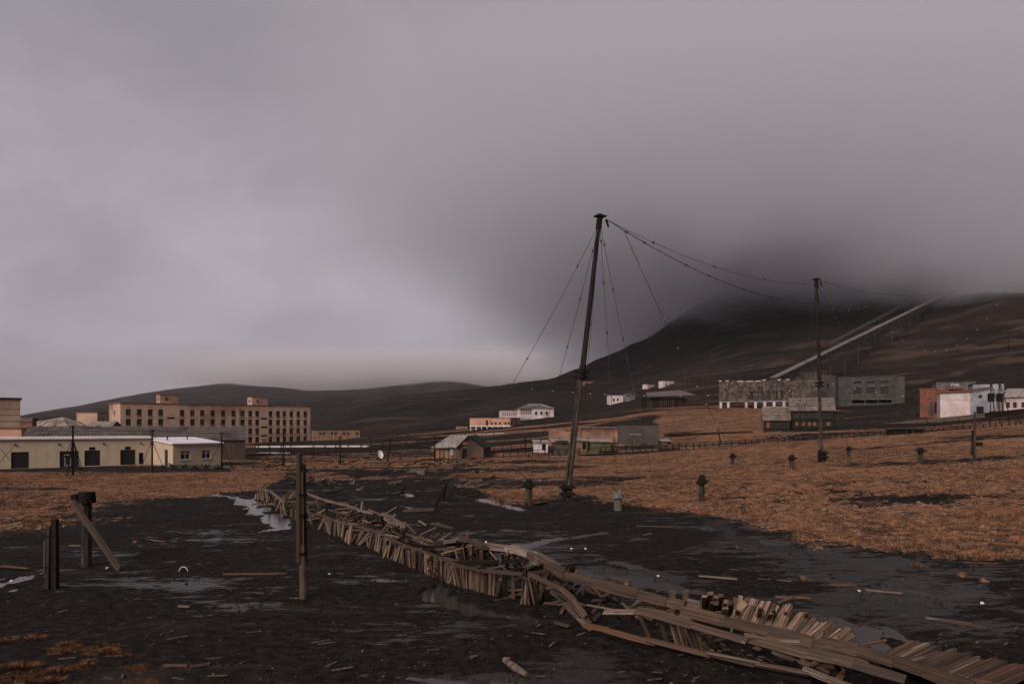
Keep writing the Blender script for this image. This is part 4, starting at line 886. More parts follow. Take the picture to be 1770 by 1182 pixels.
shell(17 * k, 5, 5, {'f': [(1, 2, 2, 3.5), (3.2, 2, 4.2, 3.5)]}, down=6).build('wall', 'yellow_hut', T); flat_roof(T, 17 * k, 5, 5, 'dark_roof')
for o in ((1, 2, 2, 3.5), (3.2, 2, 4.2, 3.5)): place_win(T, 17 * k, 5, 'f', o)
MB().box(17 * k + .02, .5, -6, 17 * k + 4.4, 5, 5.4).add([(17 * k + .02, .5, 5.41), (17 * k + 4.4, .5, 5.41), (17 * k + 2.2, .5, 7.6), (17 * k + .02, 5, 5.41), (17 * k + 4.4, 5, 5.41), (17 * k + 2.2, 5, 7.6)], [(0, 1, 2), (5, 4, 3), (0, 2, 5, 3), (1, 4, 5, 2)]).build('gable_bay', 'yellow_hut', T)
# covered walk on the slope behind the ruin
p0 = Q(1180, 652, 330); p1 = Q(1338, 634, 345); T = thing('slope_walkway', 'thin dark timber walkway on the slope above the grey ruin', 'walkway', p0)
MB().bar((0, 0, 0), p1 - p0, 1.6, .5).build('deck', 'brown_block', T)
for i in range(22): q = (p1 - p0) * (i / 21); MB().bar(q + Vector((0, 0, 1.5)), q + Vector((0, 0, -5)), .2, .2, side=(1, 0, 0)).build('post', 'dark_wood', T)
MB().bar(Vector((0, 0, 1.5)), p1 - p0 + Vector((0, 0, 1.5)), .15, .15).build('rail', 'brown_block', T)

# ------------------------------------------------------------------ duct trestles and railings across the middle
def trestle(name, label, pts, step, rail=.85, deckh=.25, deckw=1.2, mat='pale_wood', post='dark_wood', cat='trestle', deck_patch=True):
    w_ = [Q(*p) for p in pts]; T = thing(name, label, cat, w_[0]); off = T.location.copy(); r1 = random.Random(hash(label) % 1000 if 0 else len(label))
    for a, b in zip(w_, w_[1:]):
        n = max(1, int((b - a).length / step))
        if deckh:
            m = max(1, n // 3)
            for i in range(m):
                p, q = a.lerp(b, i / m), a.lerp(b, (i + .98) / m); stick('deck_board', p, q, deckw, deckh, mat if r1.random() < (.38 if mat == 'clean_white' else .72) else post, T, side=(0, 1, 0))
        if rail:
            stick('rail', a + Vector((0, -.6, rail)), b + Vector((0, -.6, rail)), .07, .09, post, T, (0, 1, 0))
            stick('rail', a + Vector((0, -.6, rail * .55)), b + Vector((0, -.6, rail * .55)), .06, .07, post, T, (0, 1, 0))
        for i in range(n):
            p = a.lerp(b, (i + r1.random() * .3) / n); g = gz(p.x, p.y - .6)
            if r1.random() < .08: continue
            stick('post', Vector((p.x, p.y - .62, min(g, p.z - .2) - .3)), Vector((p.x + r1.uniform(-.06, .06), p.y - .62, p.z + rail + r1.uniform(-.1, .15))), .13, .13, post, T, (1, 0, 0))
    return T
trestle('duct_trestle', 'long low timber duct trestle with railing, crossing behind the right-hand field', [(870, 788, 107), (1000, 783, 108), (1137, 777, 108), (1240, 771, 108), (1350, 764, 109), (1430, 757, 110), (1560, 751, 110), (1660, 744, 110), (1770, 734, 110), (1900, 724, 110)], 1.0, .75)
trestle('near_duct_trestle', 'timber duct trestle in front of the sheds, left of the leaning mast', [(640, 806, 98), (760, 800, 99), (850, 796, 101), (945, 789, 103), (1000, 787, 104)], 1.5, .5, .22, 1.0)
trestle('upper_duct', 'upper timber duct passing the white store at right', [(1430, 747, 138), (1510, 738, 138), (1600, 728, 138), (1700, 718, 138), (1780, 709, 138), (1880, 700, 138)], 2.6, .0, .9, 1.2)
trestle('far_railing', 'long weathered railing between cabin and sheds', [(835, 783, 118), (900, 776, 120), (930, 773, 122)], 1.5, 1.1, .15, .8)
trestle('left_railing', 'dark railing line from the brick block to the cabin', [(445, 772, 150), (540, 771, 150), (640, 771, 150), (740, 772, 150), (800, 771, 150)], 2.4, .7, .32, 1.0, 'clean_white')
trestle('middle_railing', 'pale plank walkway in front of the brick block', [(540, 791, 122), (620, 791, 122), (745, 792, 121)], 2.2, .6, .22, 1.0, 'clean_white')
trestle('slope_railing', 'railing running up behind the plank cabin', [(640, 763, 165), (740, 760, 170), (800, 752, 180), (870, 748, 185)], 2.6, 1.0, .25, 1.0, 'clean_white')
trestle('yard_walkway', 'broken pale walkway between the satellite dish and the brick block', [(445, 783, 132), (560, 783, 132), (660, 781, 134), (745, 779, 136)], 2.0, .5, .22, 1.0, 'clean_white')
trestle('white_picket_line', 'row of short pale pickets below the orange bank', [(1130, 731, 170), (1240, 727, 172), (1320, 724, 175)], .75, .45, 0, 0, 'clean_white', 'pale_wood', 'fence')
trestle('right_railing', 'second railing above the right-hand field, below the white store', [(1560, 747, 122), (1640, 738, 122), (1770, 725, 122), (1850, 718, 122)], 1.6, .9, .15, .9)
trestle('mid_slope_walk', 'dark walkway in the orange grass left of the log houses', [(1150, 752, 140), (1215, 750, 140), (1300, 747, 142)], 3.0, .3, .35, 1.5, 'dark_wood')
a = Q(1545, 757, 108); T = thing('black_shelter', 'black timber shelter built over the duct trestle', 'shelter', a); k = 108 / F
MB().box(0, 0, -.6, 52 * k, 2.2, 1.35).build('wall', 'dark_wood', T); slab([(-.2, -.3, 1.36), (54 * k, -.3, 1.36), (54 * k, 2.4, 1.6), (-.2, 2.4, 1.6)], .08).build('roof', 'dark_roof', T)
for x in (.1, 1.9, 3.0, 4.6): MB().box(x, -.08, -.6, x + .1, -.003, 1.3).build('post', 'plank_wall', T)

# ------------------------------------------------------------------ masts
def mast(label, base, top, r, rings, splice, group='tall timber antenna masts'):
    T = thing('antenna_mast', label, 'mast', base, 0, group); t = top - base
    sp = t * splice
    MB().tube(sp * .985 + Vector((.02, 0, 0)), t, r * .88, r * .62, 12).build('upper_pole', 'dark_wood', T)
    MB().tube((0, 0, -.3), sp * 1.10, r * .72, r * .6, 12).build('lower_pole', 'post_wood', T)
    o = Vector((-r * .72, -.03, 0)); MB().tube(o + Vector((0, 0, .6)), sp * 1.08 + o * .9, r * .45, r * .4, 8).build('side_pole', 'post_wood', T)
    for f in (.985, 1.03):
        MB().tube(sp * f - t.normalized() * .12, sp * f + t.normalized() * .12, r * 1.35, None, 12).bar(sp * f - Vector((r * 2.3, 0, 0)), sp * f + Vector((r * 2.1, 0, 0)), .14, .16).build('clamp', 'iron', T)
    h = t.normalized()
    MB().tube(t - h * .9, t - h * .2, r * .95, r * .9, 10).tube(t - h * .05, t + h * .12, r * 1.5, r * 1.1, 10).bar(t + Vector((-.45, 0, 0)), t + Vector((.5, 0, .02)), .14, .12).build('mast_head', 'iron', T)
    MB().tube((.45, -.05, t.z - .25), (.62, -.05, t.z - .8), .10, .07, 6).build('pulley', 'iron', T).location = (t.x, t.y, 0)
    b = MB(); b.box(-r * 1.6, -r * 1.3, -.3, -r * .8, r * 1.3, 1.35); b.box(r * .8, -r * 1.3, -.3, r * 1.6, r * 1.3, 1.25); b.build('footing_stub', 'dark_wood', T)
    for z in (.55, 1.05): MB().bar((-r * 2.4, -r * 1.4, z), (r * 2.4, -r * 1.4, z), .16, .2).build('band', 'iron', T)
    return T
b1 = P(980, 866, 0); b1.z = gz(b1.x, b1.y); t1 = Q(1037, 374, b1.y + .4)
T1 = mast('tall dark mast leaning to the right with guy wires, centre of picture', b1, t1, .24, 0, .44)
b2 = Q(1421, 798, 78); b2.z = gz(b2.x, b2.y); t2 = Q(1411, 483, 78.3)
T2 = mast('second upright mast in the right-hand field in front of the log house', b2, t2, .24, 0, .42)
for (x, y), sg, ts, yo in (((770, 850), .8, (.14, .46, .62, .80, .92), 6), ((913, 838), .5, (.09, .25, .42, .62, .8), 3), ((1068, 858), .3, (.07, .22, .40, .62, .8), 0), ((1135, 862), .4, (.08, .24, .42, .6, .8), 2), ((1000, 800), .3, (.1, .3, .5), 15)):
    e = G(x, y + 10); e.z += .6; pts = sag(t1 - Vector((0, 0, .4)), e, sg); wire_obj(pts, .022, T1, 'guy_wire'); insulators(pts, ts, .075, T1)
for (x, y), ts in (((1369, 800), (.1, .3, .5, .8)), ((1467, 785), (.15, .4, .7)), ((1590, 790), (.08, .2, .35)), ((1385, 790), (.2, .5))):
    e = G(x, y); e.z += .5; pts = sag(t2 - Vector((0, 0, .4)), e, .4); wire_obj(pts, .022, T2, 'guy_wire'); insulators(pts, ts, .07, T2)
def aerial(label, a, b, s, ts, r=.03, mat='insulator_dark', ir=.09):
    T = thing('aerial_wire', label, 'wire', a, 0, 'aerial wires strung from the masts'); pts = sag(a, b, s, 20); wire_obj(pts, r, T, 'strand'); insulators(pts, ts, ir, T, mat); return pts
m1 = t1 + Vector((.6, 0, -.3))
pts = aerial('thick sagging wire from the leaning mast to below the top of the second mast', m1, Q(1409, 525, 78.2), 1.4, (.06, .12, .28, .38, .55, .7, .85))
aerial('thinner upper wire between the tops of both masts', m1, t2 + Vector((0, 0, -.5)), 1.3, (.15, .4, .66, .9), .018)
e = G(1369, 800); e.z += 1; aerial('wire from the leaning mast down to the stump left of the second mast', pts[1], G(1266, 793) + Vector((0, 0, 1)), .8, (.1, .26, .37, .55, .65, .78, .9), .024, 'porcelain', .075)
aerial('long wire from the second mast to the right over the gallery', t2, Q(1660, 502, 96), 1.2, (.15, .32, .5, .7, .9), .02, 'porcelain', .055)
aerial('wire falling right from the second mast with pale insulators', Q(1411, 520, 78), Q(1500, 528, 90), .9, (.3, .6, .8, .95), .02, 'porcelain', .06)
aerial('faint wire curving across the dark mountain at far right', Q(1500, 528, 90), Q(1740, 500, 100), 7.5, tuple(i / 13 for i in range(1, 13)), .014, 'porcelain', .045)
aerial('low wire strung across the dark slope behind the masts', Q(880, 668, 85), Q(1404, 672, 80), 1.0, (.08, .15, .22, .28, .33, .46, .58, .67, .8, .93), .012, 'porcelain', .055)
aerial('second low wire across the slope, dotted with insulators, right of the second mast', Q(1404, 655, 80), Q(1790, 690, 75), 1.0, (.1, .2, .3, .42, .6, .75, .9), .012, 'porcelain', .05)
# ------------------------------------------------------------------ anchor stumps in the field
def stump(x, yb, yt, label, r=.22, cap=True, arms=1, tilt=0, grey=False):
    p = G(x, yb); h = (yb - yt) / F * p.y; T = thing('anchor_stump', label, 'stump', p, 0, 'guy anchor stumps in the field')
    MB().tube((0, 0, -.3), (tilt * h, 0, h * .78), r * .8, r * .72, 9).build('post', 'concrete' if grey else 'post_wood', T)
    b = MB(); b.tube((tilt * h, 0, h * .66), (tilt * h, 0, h * .84), r * 1.25, r * 1.15, 10); b.tube((tilt * h + .03, 0, h * .84), (tilt * h - .03, 0, h), r * .9, r * .7, 8)
    b.build('clamp_head', 'iron' if not grey else 'concrete', T)
    if arms: MB().bar((-r * 1.7 + tilt * h, -r * .9, h * .70), (r * 1.5 + tilt * h, -r * .9, h * .78), .12, .12).build('bolt_arm', 'iron', T)
    MB().tube((tilt * h + .1, 0, h * .9), (tilt * h - .5, -.4, h * 1.25), .025, None, 4).tube((tilt * h + .1, 0, h * .9), (tilt * h + .35, .1, h * 1.2), .025, None, 4).build('loose_wire', 'wire', T)
    return T
stump(914, 868, 829, 'dark stump with iron head at the mud edge, left of the leaning mast base', .32)
stump(1068, 882, 849, 'short rounded grey stump at the mud edge, right of the leaning mast', .34, arms=0, grey=True)
stump(1213, 866, 821, 'tall slim stump with square iron cap, alone in the field', .27)
stump(1266, 803, 784, 'small dark stump near the trestle, left of two similar ones', .3)
stump(1369, 811, 786, 'pale-bodied stump just left of the second mast', .32, tilt=-.03)
stump(1467, 789, 772, 'small stump just right of the second mast', .28)
stump(1591, 795, 774, 'dark stump with stay wire at the right part of the field', .34)
p = G(1684, 795); T = thing('utility_pole', 'thin dark pole with a box, in the right part of the field', 'pole', p)
MB().tube((0, 0, -.3), (.05, 0, 4.9), .12, .09, 8).build('pole', 'post_wood', T); MB().tube((-.24, 0, .5), (-.15, 0, 3.0), .11, .1, 8).build('side_pole', 'dark_wood', T); MB().box(.2, -.2, 1.4, .75, .2, 1.8).build('box', 'iron', T)
p = G(1644, 745); 
# leaning dark pole near the trestle
for x0, y0, x1, y1, D, lab in ((1250, 765, 1241, 741, 112, 'dark pole leaning left beside the duct trestle'), (1744, 620, 1742, 565, 300, 'lone thin pole on the dark slope at far right')):
    a = Q(x0, y0, D); b = Q(x1, y1, D); T = thing('leaning_pole', lab, 'pole', a); MB().tube((0, 0, -2), b - a, .11 if D < 200 else .2, .09 if D < 200 else .15).build('pole', 'dark_wood', T); MB().bar(b - a + Vector((-.3, 0, -.2)), b - a + Vector((.3, 0, -.2)), .08, .08).build('crossarm', 'dark_wood', T)
# ------------------------------------------------------------------ overhead line poles at left with stays
LP = [(126, 822, 735, 'stay-braced line pole in front of the second garage door', 3), (263, 816, 742, 'line pole with two stays before the garage annex corner', 2), (383, 813, 746, 'line pole at the right end of the annex', 1), (490, 806, 748, 'line pole with cross bars before the brick block end', 2), (588, 804, 754, 'line pole left of the satellite dish', 1), (676, 797, 757, 'crooked line pole right of the satellite dish', 0), (751, 795, 753, 'line pole at the left wall of the plank cabin', 0), (908, 783, 757, 'short line pole left of the white shed', 0), (107, 805, 754, 'slim pole against the garage left of the stay-braced pole', 0)]
tops = []
for x, yb, yt, lab, st_ in LP:
    p = G(x, yb); h = (yb - yt) / F * p.y; ln_ = .6 if 'crooked' in lab else 0
    T = thing('line_pole', lab, 'pole', p, 0, 'overhead line poles on the left flat'); MB().tube((-ln_, 0, -.3), (0, 0, h), .12, .09, 8).build('pole', 'dark_wood', T)
    MB().bar((-.28, 0, h - .25), (.28, 0, h - .25), .07, .07).tube((-.25, 0, h - .2), (-.25, 0, h + .0), .04).tube((.25, 0, h - .2), (.25, 0, h), .04).build('crossarm', 'iron', T)
    for k in range(st_ * 2):
        an = k * math.pi / max(st_, 1) + .3; rr_ = (1.2 if st_ == 3 else 1.5) + .5 * (k % 2)
        MB().tube((math.cos(an) * rr_, math.sin(an) * rr_ * .6, -.1), (0, 0, h * .74), .035, None, 5).build('stay', 'iron' , T)
    if st_ == 3:
        b = MB()
        for z in (.45, .9): b.bar((-1.1, -.4, z), (1.1, -.4, z), .05, .05)
        b.build('stay_brace', 'iron', T)
    tops.append(p + Vector((0, 0, h - .05)))
for i, (a, b) in enumerate(((0, 1), (1, 2), (2, 3), (3, 4), (4, 5), (5, 6), (6, 7))):
    T = thing('line_wire', 'overhead wire between ' + ('the stay-braced pole and the annex pole', 'the annex corner pole and the next pole right', 'the annex end pole and the brick block pole', 'the brick block pole and the dish pole', 'the poles either side of the satellite dish', 'the crooked pole and the cabin pole', 'the cabin pole and the white shed pole')[i], 'wire', tops[a])
    wire_obj(sag(tops[a], tops[b], .25, 8), .022, T, 'strand')
T = thing('line_wire', 'overhead wire leaving the picture at the left edge', 'wire', tops[0]); wire_obj(sag(tops[0], tops[0] + Vector((-16, -3, .5)), .4, 8), .022, T, 'strand')
T = thing('crossed_stays', 'crossed thin stay wires over the garage wall at the left edge', 'wire', Q(0, 775, 84)); o_ = T.location
MB().tube((0, 0, 0), Q(18, 796, 84) - o_, .03, None, 4).tube(Q(0, 798, 84) - o_, Q(27, 768, 84) - o_, .03, None, 4).build('strand', 'wire', T)

# ------------------------------------------------------------------ foreground posts
p = P(523, 1034, 0); p.z = gz(p.x, p.y); hp = CH - (783 - HZ) / F * p.y - p.z
T = thing('spliced_post', 'weathered tall post of two spliced timbers standing in the black mud', 'post', p)
MB().tube((.02, 0, -.3), (.0, 0, 1.7), .115, .105, 10).build('lower_post', 'pale_wood', T)
MB().tube((-.10, -.05, 1.15), (-.085, -.04, hp), .105, .085, 9).build('upper_post', 'rail_wood', T)
MB().tube((.07, .05, 1.02), (.02, .03, hp - .35), .08, .07, 9).build('rear_post', 'post_wood', T)
MB().bar((.06, -.08, 1.3), (.02, -.08, hp - .6), .05, .06, side=(1, 0, 0)).build('batten', 'rail_wood', T)
for z in (1.42, 1.45, 2.62, 2.66, 3.3): MB().tube((-.02, 0, z - .025), (-.02, 0, z + .025), .165, None, 12).build('wire_band', 'iron', T)
MB().tube((-.35, -.2, .05), (0, 0, .0), .03, .02, 5).build('root_stick', 'pale_wood', T)
MB().tube((-.23, -.1, 1.12), (-.05, -.05, 1.14), .03, .03, 6).build('bolt', 'iron', T)
MB().tube((.1, 0, 2.4), (.62, .4, 0), .012, None, 4).tube((.1, 0, 2.6), (.42, .2, .1), .012, None, 4).build('loose_wire', 'wire', T)
T = P(149, 978, 0); T = thing('capped_post', 'thick dark post with wide iron-bound cap and a board leaning on it', 'post', (T.x, T.y, 0))
hh = (978 - 850) / F * T.location.y
MB().tube((0, 0, -.3), (.02, 0, hh - .45), .2, .185, 12).build('post', 'post_wood', T)
MB().tube((-.12, .05, .2), (-.1, .05, hh - .5), .1, .09, 8).build('side_timber', 'dark_wood', T)
MB().tube((.02, 0, hh - .42), (.02, 0, hh), .34, .3, 14).box(-.42, -.3, hh - .3, -.2, .3, hh - .08).build('cap', 'iron', T)
a = P(207, 984, .03); b = Q(126, 868, T.location.y - .55)
stick_T = stick('leaning_board', a, b, .24, .07, 'rail_wood', None, (1, .2, .3)); tag(stick_T, 'long grey board leaning diagonally against the thick capped post', 'board')
q = P(90, 1016, 0); T = thing('double_post', 'pair of rotten timber posts standing together in the left foreground', 'post', (q.x, q.y, 0)); hh = (1016 - 897) / F * q.y
L0 = T.location.copy(); stick('post', L0 + Vector((.11, 0, -.3)), L0 + Vector((.09, 0, hh)), .17, .18, 'dark_wood', T); stick('post', L0 + Vector((-.14, -.02, -.3)), L0 + Vector((-.10, 0, hh - .22)), .13, .15, 'post_wood', T); stick('split_board', L0 + Vector((-.2, -.1, .5)), L0 + Vector((-.19, -.08, hh - .7)), .06, .03, 'rail_wood', T)
for z in (.7, 1.75): MB().box(-.22, -.115, z, .2, -.10, z + .04).build('wire_band', 'iron', T)
MB().tube((.1, 0, hh - .1), (1.7, 1.2, 1.0), .010, None, 4).build('loose_wire', 'wire', T)
# L-shaped broken frame
T = thing('broken_frame', 'broken dark L-shaped timber frame lying on the mud beyond the duct', 'frame', P(750, 882, 0))
stick('beam', P(698, 883, .05), P(752, 880, .12), .16, .16, 'plank_wall', T, (0, 1, 0)); stick('upright', P(750, 881, 0), Q(768, 843, P(750, 881, 0).y), .22, .2, 'dark_wood', T)
stick('brace', P(766, 862, 0), Q(772, 836, P(750, 881, 0).y - .2), .1, .1, 'dark_wood', T)

# ------------------------------------------------------------------ the collapsed timber duct
o0 = P(900, 1000, 0); T = thing('collapsed_duct', 'long collapsed timber duct of upright slats and rails snaking through the black mud', 'duct', o0); DU = T
def along(pl, t):
    d = [0]
    for a, b in zip(pl, pl[1:]): d.append(d[-1] + (b - a).length)
    s = t * d[-1]
    for i in range(len(pl) - 1):
        if s <= d[i + 1] or i == len(pl) - 2: return pl[i].lerp(pl[i + 1], (s - d[i]) / max(1e-6, d[i + 1] - d[i]))
NS = [0]
def slats(base, top, n, w=.105, jx=.05, jh=.10, lean=0, mat='slat_wood', miss=.05, th=.035):
    base = [P(*b) if len(b) == 3 else P(*b, 0) for b in base]; top = [P(*t) for t in top]
    for i in range(n):
        if random.random() < miss: continue
        t = (i + .5) / n; a = along(base, t); b = along(top, t); d = along(top, min(1, t + .02)) - along(top, max(0, t - .02))
        wv = math.sin(i * .37 + n) * math.sin(i * .11 + n * 2.3); b = b + Vector((wv * .13, random.gauss(0, .04), -.06 * abs(wv)))
        if random.random() < .10: b = a.lerp(b, random.uniform(.45, .8)); a = a + Vector((random.uniform(-.15, .15), -.1, 0))
        if random.random() < .07: b = b + Vector((random.uniform(-.35, .35), random.uniform(-.25, .1), -.1))
        a = a + Vector((random.gauss(0, jx), random.gauss(0, jx * .8), -.12)); b = b + Vector((random.gauss(0, jx * .5) + lean, random.gauss(0, jx * .5), random.gauss(0, jh * .5)))
        NS[0] += 1
        stick('slat', a, b, w * random.uniform(.75, 1.2), th * random.uniform(.8, 1.5), mat, DU, d)
def beam(pl, w, h, mat, side=(0, 1, 0), name='rail'):
    pl = [P(*p) for p in pl]
    for a, b in zip(pl, pl[1:]):
        n = max(1, round((b - a).length / 1.7)); cuts = [0] + [min(.95, max(.05, (i + random.uniform(-.25, .25)) / n)) for i in range(1, n)] + [1]
        for t0, t1 in zip(cuts, cuts[1:]):
            p, q = a.lerp(b, t0), a.lerp(b, t1); e = (q - p).normalized() * .05; jj = lambda: Vector((0, random.gauss(0, .018), random.gauss(0, .018)))
            stick(name, p - e + jj(), q + e + jj(), w * .84 * random.uniform(.82, 1.1), h * random.uniform(.85, 1.1), mat, DU, side)
            if w > .2:  # split edge board lying along the wide beams
                sv = Vector(side).normalized() * (w * .42); o_ = Vector((0, 0, h * .5)); stick('edge_batten', p.lerp(q, random.random() * .3) + o_ - sv * random.uniform(.3, 1), p.lerp(q, random.uniform(.6, 1.05)) + o_ - sv * random.uniform(.3, 1.1), .05, .035, random.choice(('pale_wood', 'plank_wall', 'dark_wood')), DU, side)
# near/left wall, far end first
beam([(443, 845, .55), (457, 846, .7), (470, 850, .75), (481, 860, .75), (490, 868, .7), (491, 878, .5)], .09, .16, 'pale_wood')
slats([(440, 862), (462, 868), (486, 882)], [(441, 846, .5), (458, 848, .66), (489, 868, .68)], 22, .13, .12, .12)
slats([(486, 886), (515, 900), (550, 912)], [(484, 874, .42), (514, 882, .55), (548, 892, .62)], 19, .12, .06)
beam([(513, 880, .6), (552, 890, .66), (592, 903, .72)], .09, .08, 'rail_wood')
slats([(552, 913), (580, 926), (608, 942)], [(553, 889, .72), (584, 900, .76), (615, 910, .80)], 20, .12, .08, .10, .06)
slats([(608, 934, 0), (622, 943, 0)], [(618, 911, .8), (634, 917, .8)], 6, .13, .12, .1, .15, 'plank_wall')
beam([(592, 904, .78), (640, 915, .82), (690, 938, .84), (741, 957, .86)], .10, .09, 'rail_wood')
slats([(630, 944), (668, 962), (700, 975), (741, 993)], [(636, 918, .76), (668, 931, .78), (700, 946, .8), (741, 960, .82)], 38, .115, .035, .06, .03)
slats([(741, 993), (765, 1001), (800, 1014), (858, 1028)], [(741, 960, .82), (770, 970, .84), (800, 979, .86), (858, 990, .9)], 46, .10, .025, .05)
beam([(741, 957, .86), (790, 976, .88), (831, 986, .92), (905, 992, .95), (946, 986, 1.0)], .11, .09, 'rail_wood')
for x0, y0, x1, y1 in ((868, 1030, 862, 991), (876, 1033, 871, 992), (887, 1038, 886, 992)): stick('slat', P(x0, y0, -.1), Q(x1, y1, P(x0, y0, 0).y), .12, .05, 'slat_wood', DU)
slats([(900, 1042), (918, 1044), (945, 1034)], [(912, 993, .92), (920, 996, .92), (938, 1006, .85)], 13, .12, .05, .06, 0, miss=0)
slats([(902, 1040, 0), (925, 1040, .0)], [(909, 998, .85), (916, 996, .85)], 6, .12, .05, .06, 0, 'plank_wall', miss=0)
beam([(912, 990, .98), (973, 1018, .9), (990, 1032, .8), (1012, 1063, .45)], .14, .12, 'rail_wood')
beam([(955, 1020, .7), (985, 1040, .4), (1016, 1080, .1)], .3, .06, 'plank_wall', (1, 0, .3), 'plank')
beam([(975, 1046, .4), (1000, 1070, .15), (1020, 1088, .05)], .16, .06, 'slat_wood', (1, 0, .3), 'plank')
# far/right wall
beam([(527, 851, .75), (552, 861, .8), (575, 868, .8), (597, 872, .82), (620, 880, .82), (645, 887, .8)], .11, .15, 'pale_wood')
beam([(490, 866, .5), (540, 868, .45), (600, 869, .4)], .09, .12, 'plank_wall'); beam([(492, 873, .35), (560, 872, .3), (610, 868, .3)], .09, .12, 'plank_wall')
slats([(540, 868, 0), (600, 888, 0), (650, 905, 0)], [(545, 860, .6), (600, 873, .72), (648, 888, .75)], 20, .11, .25, .2, -.1, miss=.35)
slats([(487, 862, 0), (510, 862, 0)], [(492, 848, .5), (512, 846, .5)], 10, .12, .3, .15, .25, 'slat_wood')
# mid bits inside
for x0, y0, z0, x1, y1, z1, m, w_ in ((578, 903, .4, 640, 886, .7, 'rail_wood', .14), (580, 880, .4, 606, 878, .75, 'pale_wood', .1), (606, 885, .75, 617, 872, .4, 'pale_wood', .1), (524, 877, .7, 541, 891, .5, 'pale_wood', .09), (500, 875, .6, 560, 872, .5, 'rail_wood', .12),
    (662, 915, .1, 682, 888, .9, 'slat_wood', .12), (668, 920, .1, 674, 893, .9, 'slat_wood', .12), (700, 926, .1, 712, 909, .4, 'slat_wood', .1), (660, 923, .5, 693, 908, .8, 'dark_wood', .12)):
    stick('brace', P(x0, y0, z0), P(x1, y1, z1), w_, .06, m, DU, (0, 1, 0))
beam([(661, 888, .95), (672, 892, .95), (698, 908, .9)], .16, .2, 'pale_wood'); beam([(664, 896, .8), (696, 914, .7)], .08, .12, 'pale_wood')
slats([(672, 912, .1), (697, 928, 0)], [(674, 894, .85), (698, 909, .85)], 14, .10, .05, .08, -.05, miss=0)
slats([(645, 912, .0), (672, 905, 0)], [(655, 890, .7), (664, 890, .85)], 9, .11, .15, .1, .05)
# fallen fan of slats
for i in range(17):
    x = 706 + i * 3.6; stick('fallen_slat', P(x, 922 + i * 1.1 + random.uniform(-2, 2), .25), P(x + 26 + random.uniform(-8, 8), 940 + i * .3 + random.uniform(-3, 3), .1), .1, .035, 'slat_wood' if i % 3 else 'rust_wood', DU, (0, 1, 0))
for i in range(10): x = 712 + i * 5.2; stick('fallen_slat', P(x + 16, 922 + random.uniform(-2, 2), .3), P(x, 940 + random.uniform(-2, 2), .08), .09, .03, 'slat_wood', DU, (0, 1, 0))
beam([(708, 924, .35), (742, 943, .3)], .12, .05, 'pale_wood')
# long dark inner beams and the pitched plank lid
beam([(690, 938, .8), (745, 946, .7), (800, 940, .8), (817, 938, .9)], .12, .12, 'dark_wood')
beam([(741, 947, .5), (800, 950, .5), (820, 940, .8)], .12, .1, 'plank_wall')
beam([(765, 972, .75), (860, 972, .8), (914, 969, .95)], .13, .13, 'dark_wood')
beam([(770, 964, .8), (800, 971, .75), (823, 971, .7)], .1, .08, 'rail_wood')
beam([(907, 990, 1.0), (925, 982, 1.0), (945, 973, 1.05)], .14, .12, 'dark_wood')
beam([(768, 939, .85), (797, 928, 1.15)], .16, .12, 'pale_wood')
beam([(797, 928, 1.15), (815, 934, 1.12), (837, 946, 1.08)], .26, .14, 'rail_wood')
beam([(840, 943, 1.1), (875, 948, 1.1), (912, 957, 1.1), (931, 972, 1.05)], .32, .12, 'pale_wood', (0, .5, .8))
beam([(908, 951, 1.2), (930, 957, 1.15), (965, 976, 1.1)], .12, .12, 'pale_wood')
beam([(914, 959, 1.12), (946, 977, 1.05), (975, 992, 1.0), (1030, 1010, .98), (1100, 1027, .95), (1150, 1038, .92), (1181, 1045, .9)], .36, .14, 'rail_wood', (0, .4, .85))
beam([(965, 976, .9), (980, 975, .85), (1001, 973, .8)], .12, .08, 'plank_wall')
slats([(976, 994, .2), (995, 994, .2)], [(977, 978, .8), (996, 974, .8)], 7, .11, .05, .08)
slats([(790, 968, .1), (835, 975, .1), (905, 988, .1)], [(800, 938, .95), (845, 948, .98), (912, 960, 1.0)], 30, .11, .12, .12, -.2, miss=.12)
slats([(795, 962, .1), (835, 968, .1)], [(808, 940, .95), (845, 950, 1.0)], 11, .12, .1, .08, .1, 'rust_wood', miss=.1)
slats([(905, 998, .1), (955, 1006, .1)], [(915, 968, .9), (958, 988, .9)], 13, .11, .06, .08, 0, miss=.08)
for x0, y0, x1, y1, m in ((875, 985, 848, 954, 'pale_wood'), (904, 980, 935, 974, 'pale_wood'), (864, 962, 866, 972, 'slat_wood'), (840, 985, 870, 978, 'rail_wood')): stick('brace', P(x0, y0, .6), P(x1, y1, 1.0), .1, .05, m, DU, (0, 1, 0))
# near part: the double beams and the leaning slats toward the right edge
beam([(1181, 1054, .78), (1249, 1073, .76), (1330, 1093, .70), (1400, 1110, .66), (1460, 1124, .62), (1500, 1134, .6)], .34, .12, 'rail_wood', (0, .3, .9))
beam([(1422, 1110, .72), (1480, 1122, .72), (1540, 1141, .7), (1598, 1160, .66), (1680, 1188, .6)], .30, .10, 'rail_wood', (0, .25, .95))
slats([(1208, 1062, 0), (1262, 1073, 0)], [(1210, 1030, .95), (1266, 1036, .9)], 10, .14, .10, .2, 0, miss=.15, th=.08)
slats([(1260, 1066, .3), (1297, 1076, .3), (1335, 1087, .3), (1362, 1095, .3), (1385, 1103, .3)], [(1261, 1030, .8), (1314, 1036, .8), (1360, 1045, .78), (1390, 1058, .75), (1420, 1072, .7)], 25, .14, .03, .07, 0, miss=.04, th=.10)
slats([(1215, 1064, 0), (1385, 1096, 0)], [(1220, 1040, .8), (1392, 1060, .8)], 14, .10, .10, .14, .06, 'rust_wood', miss=.2)
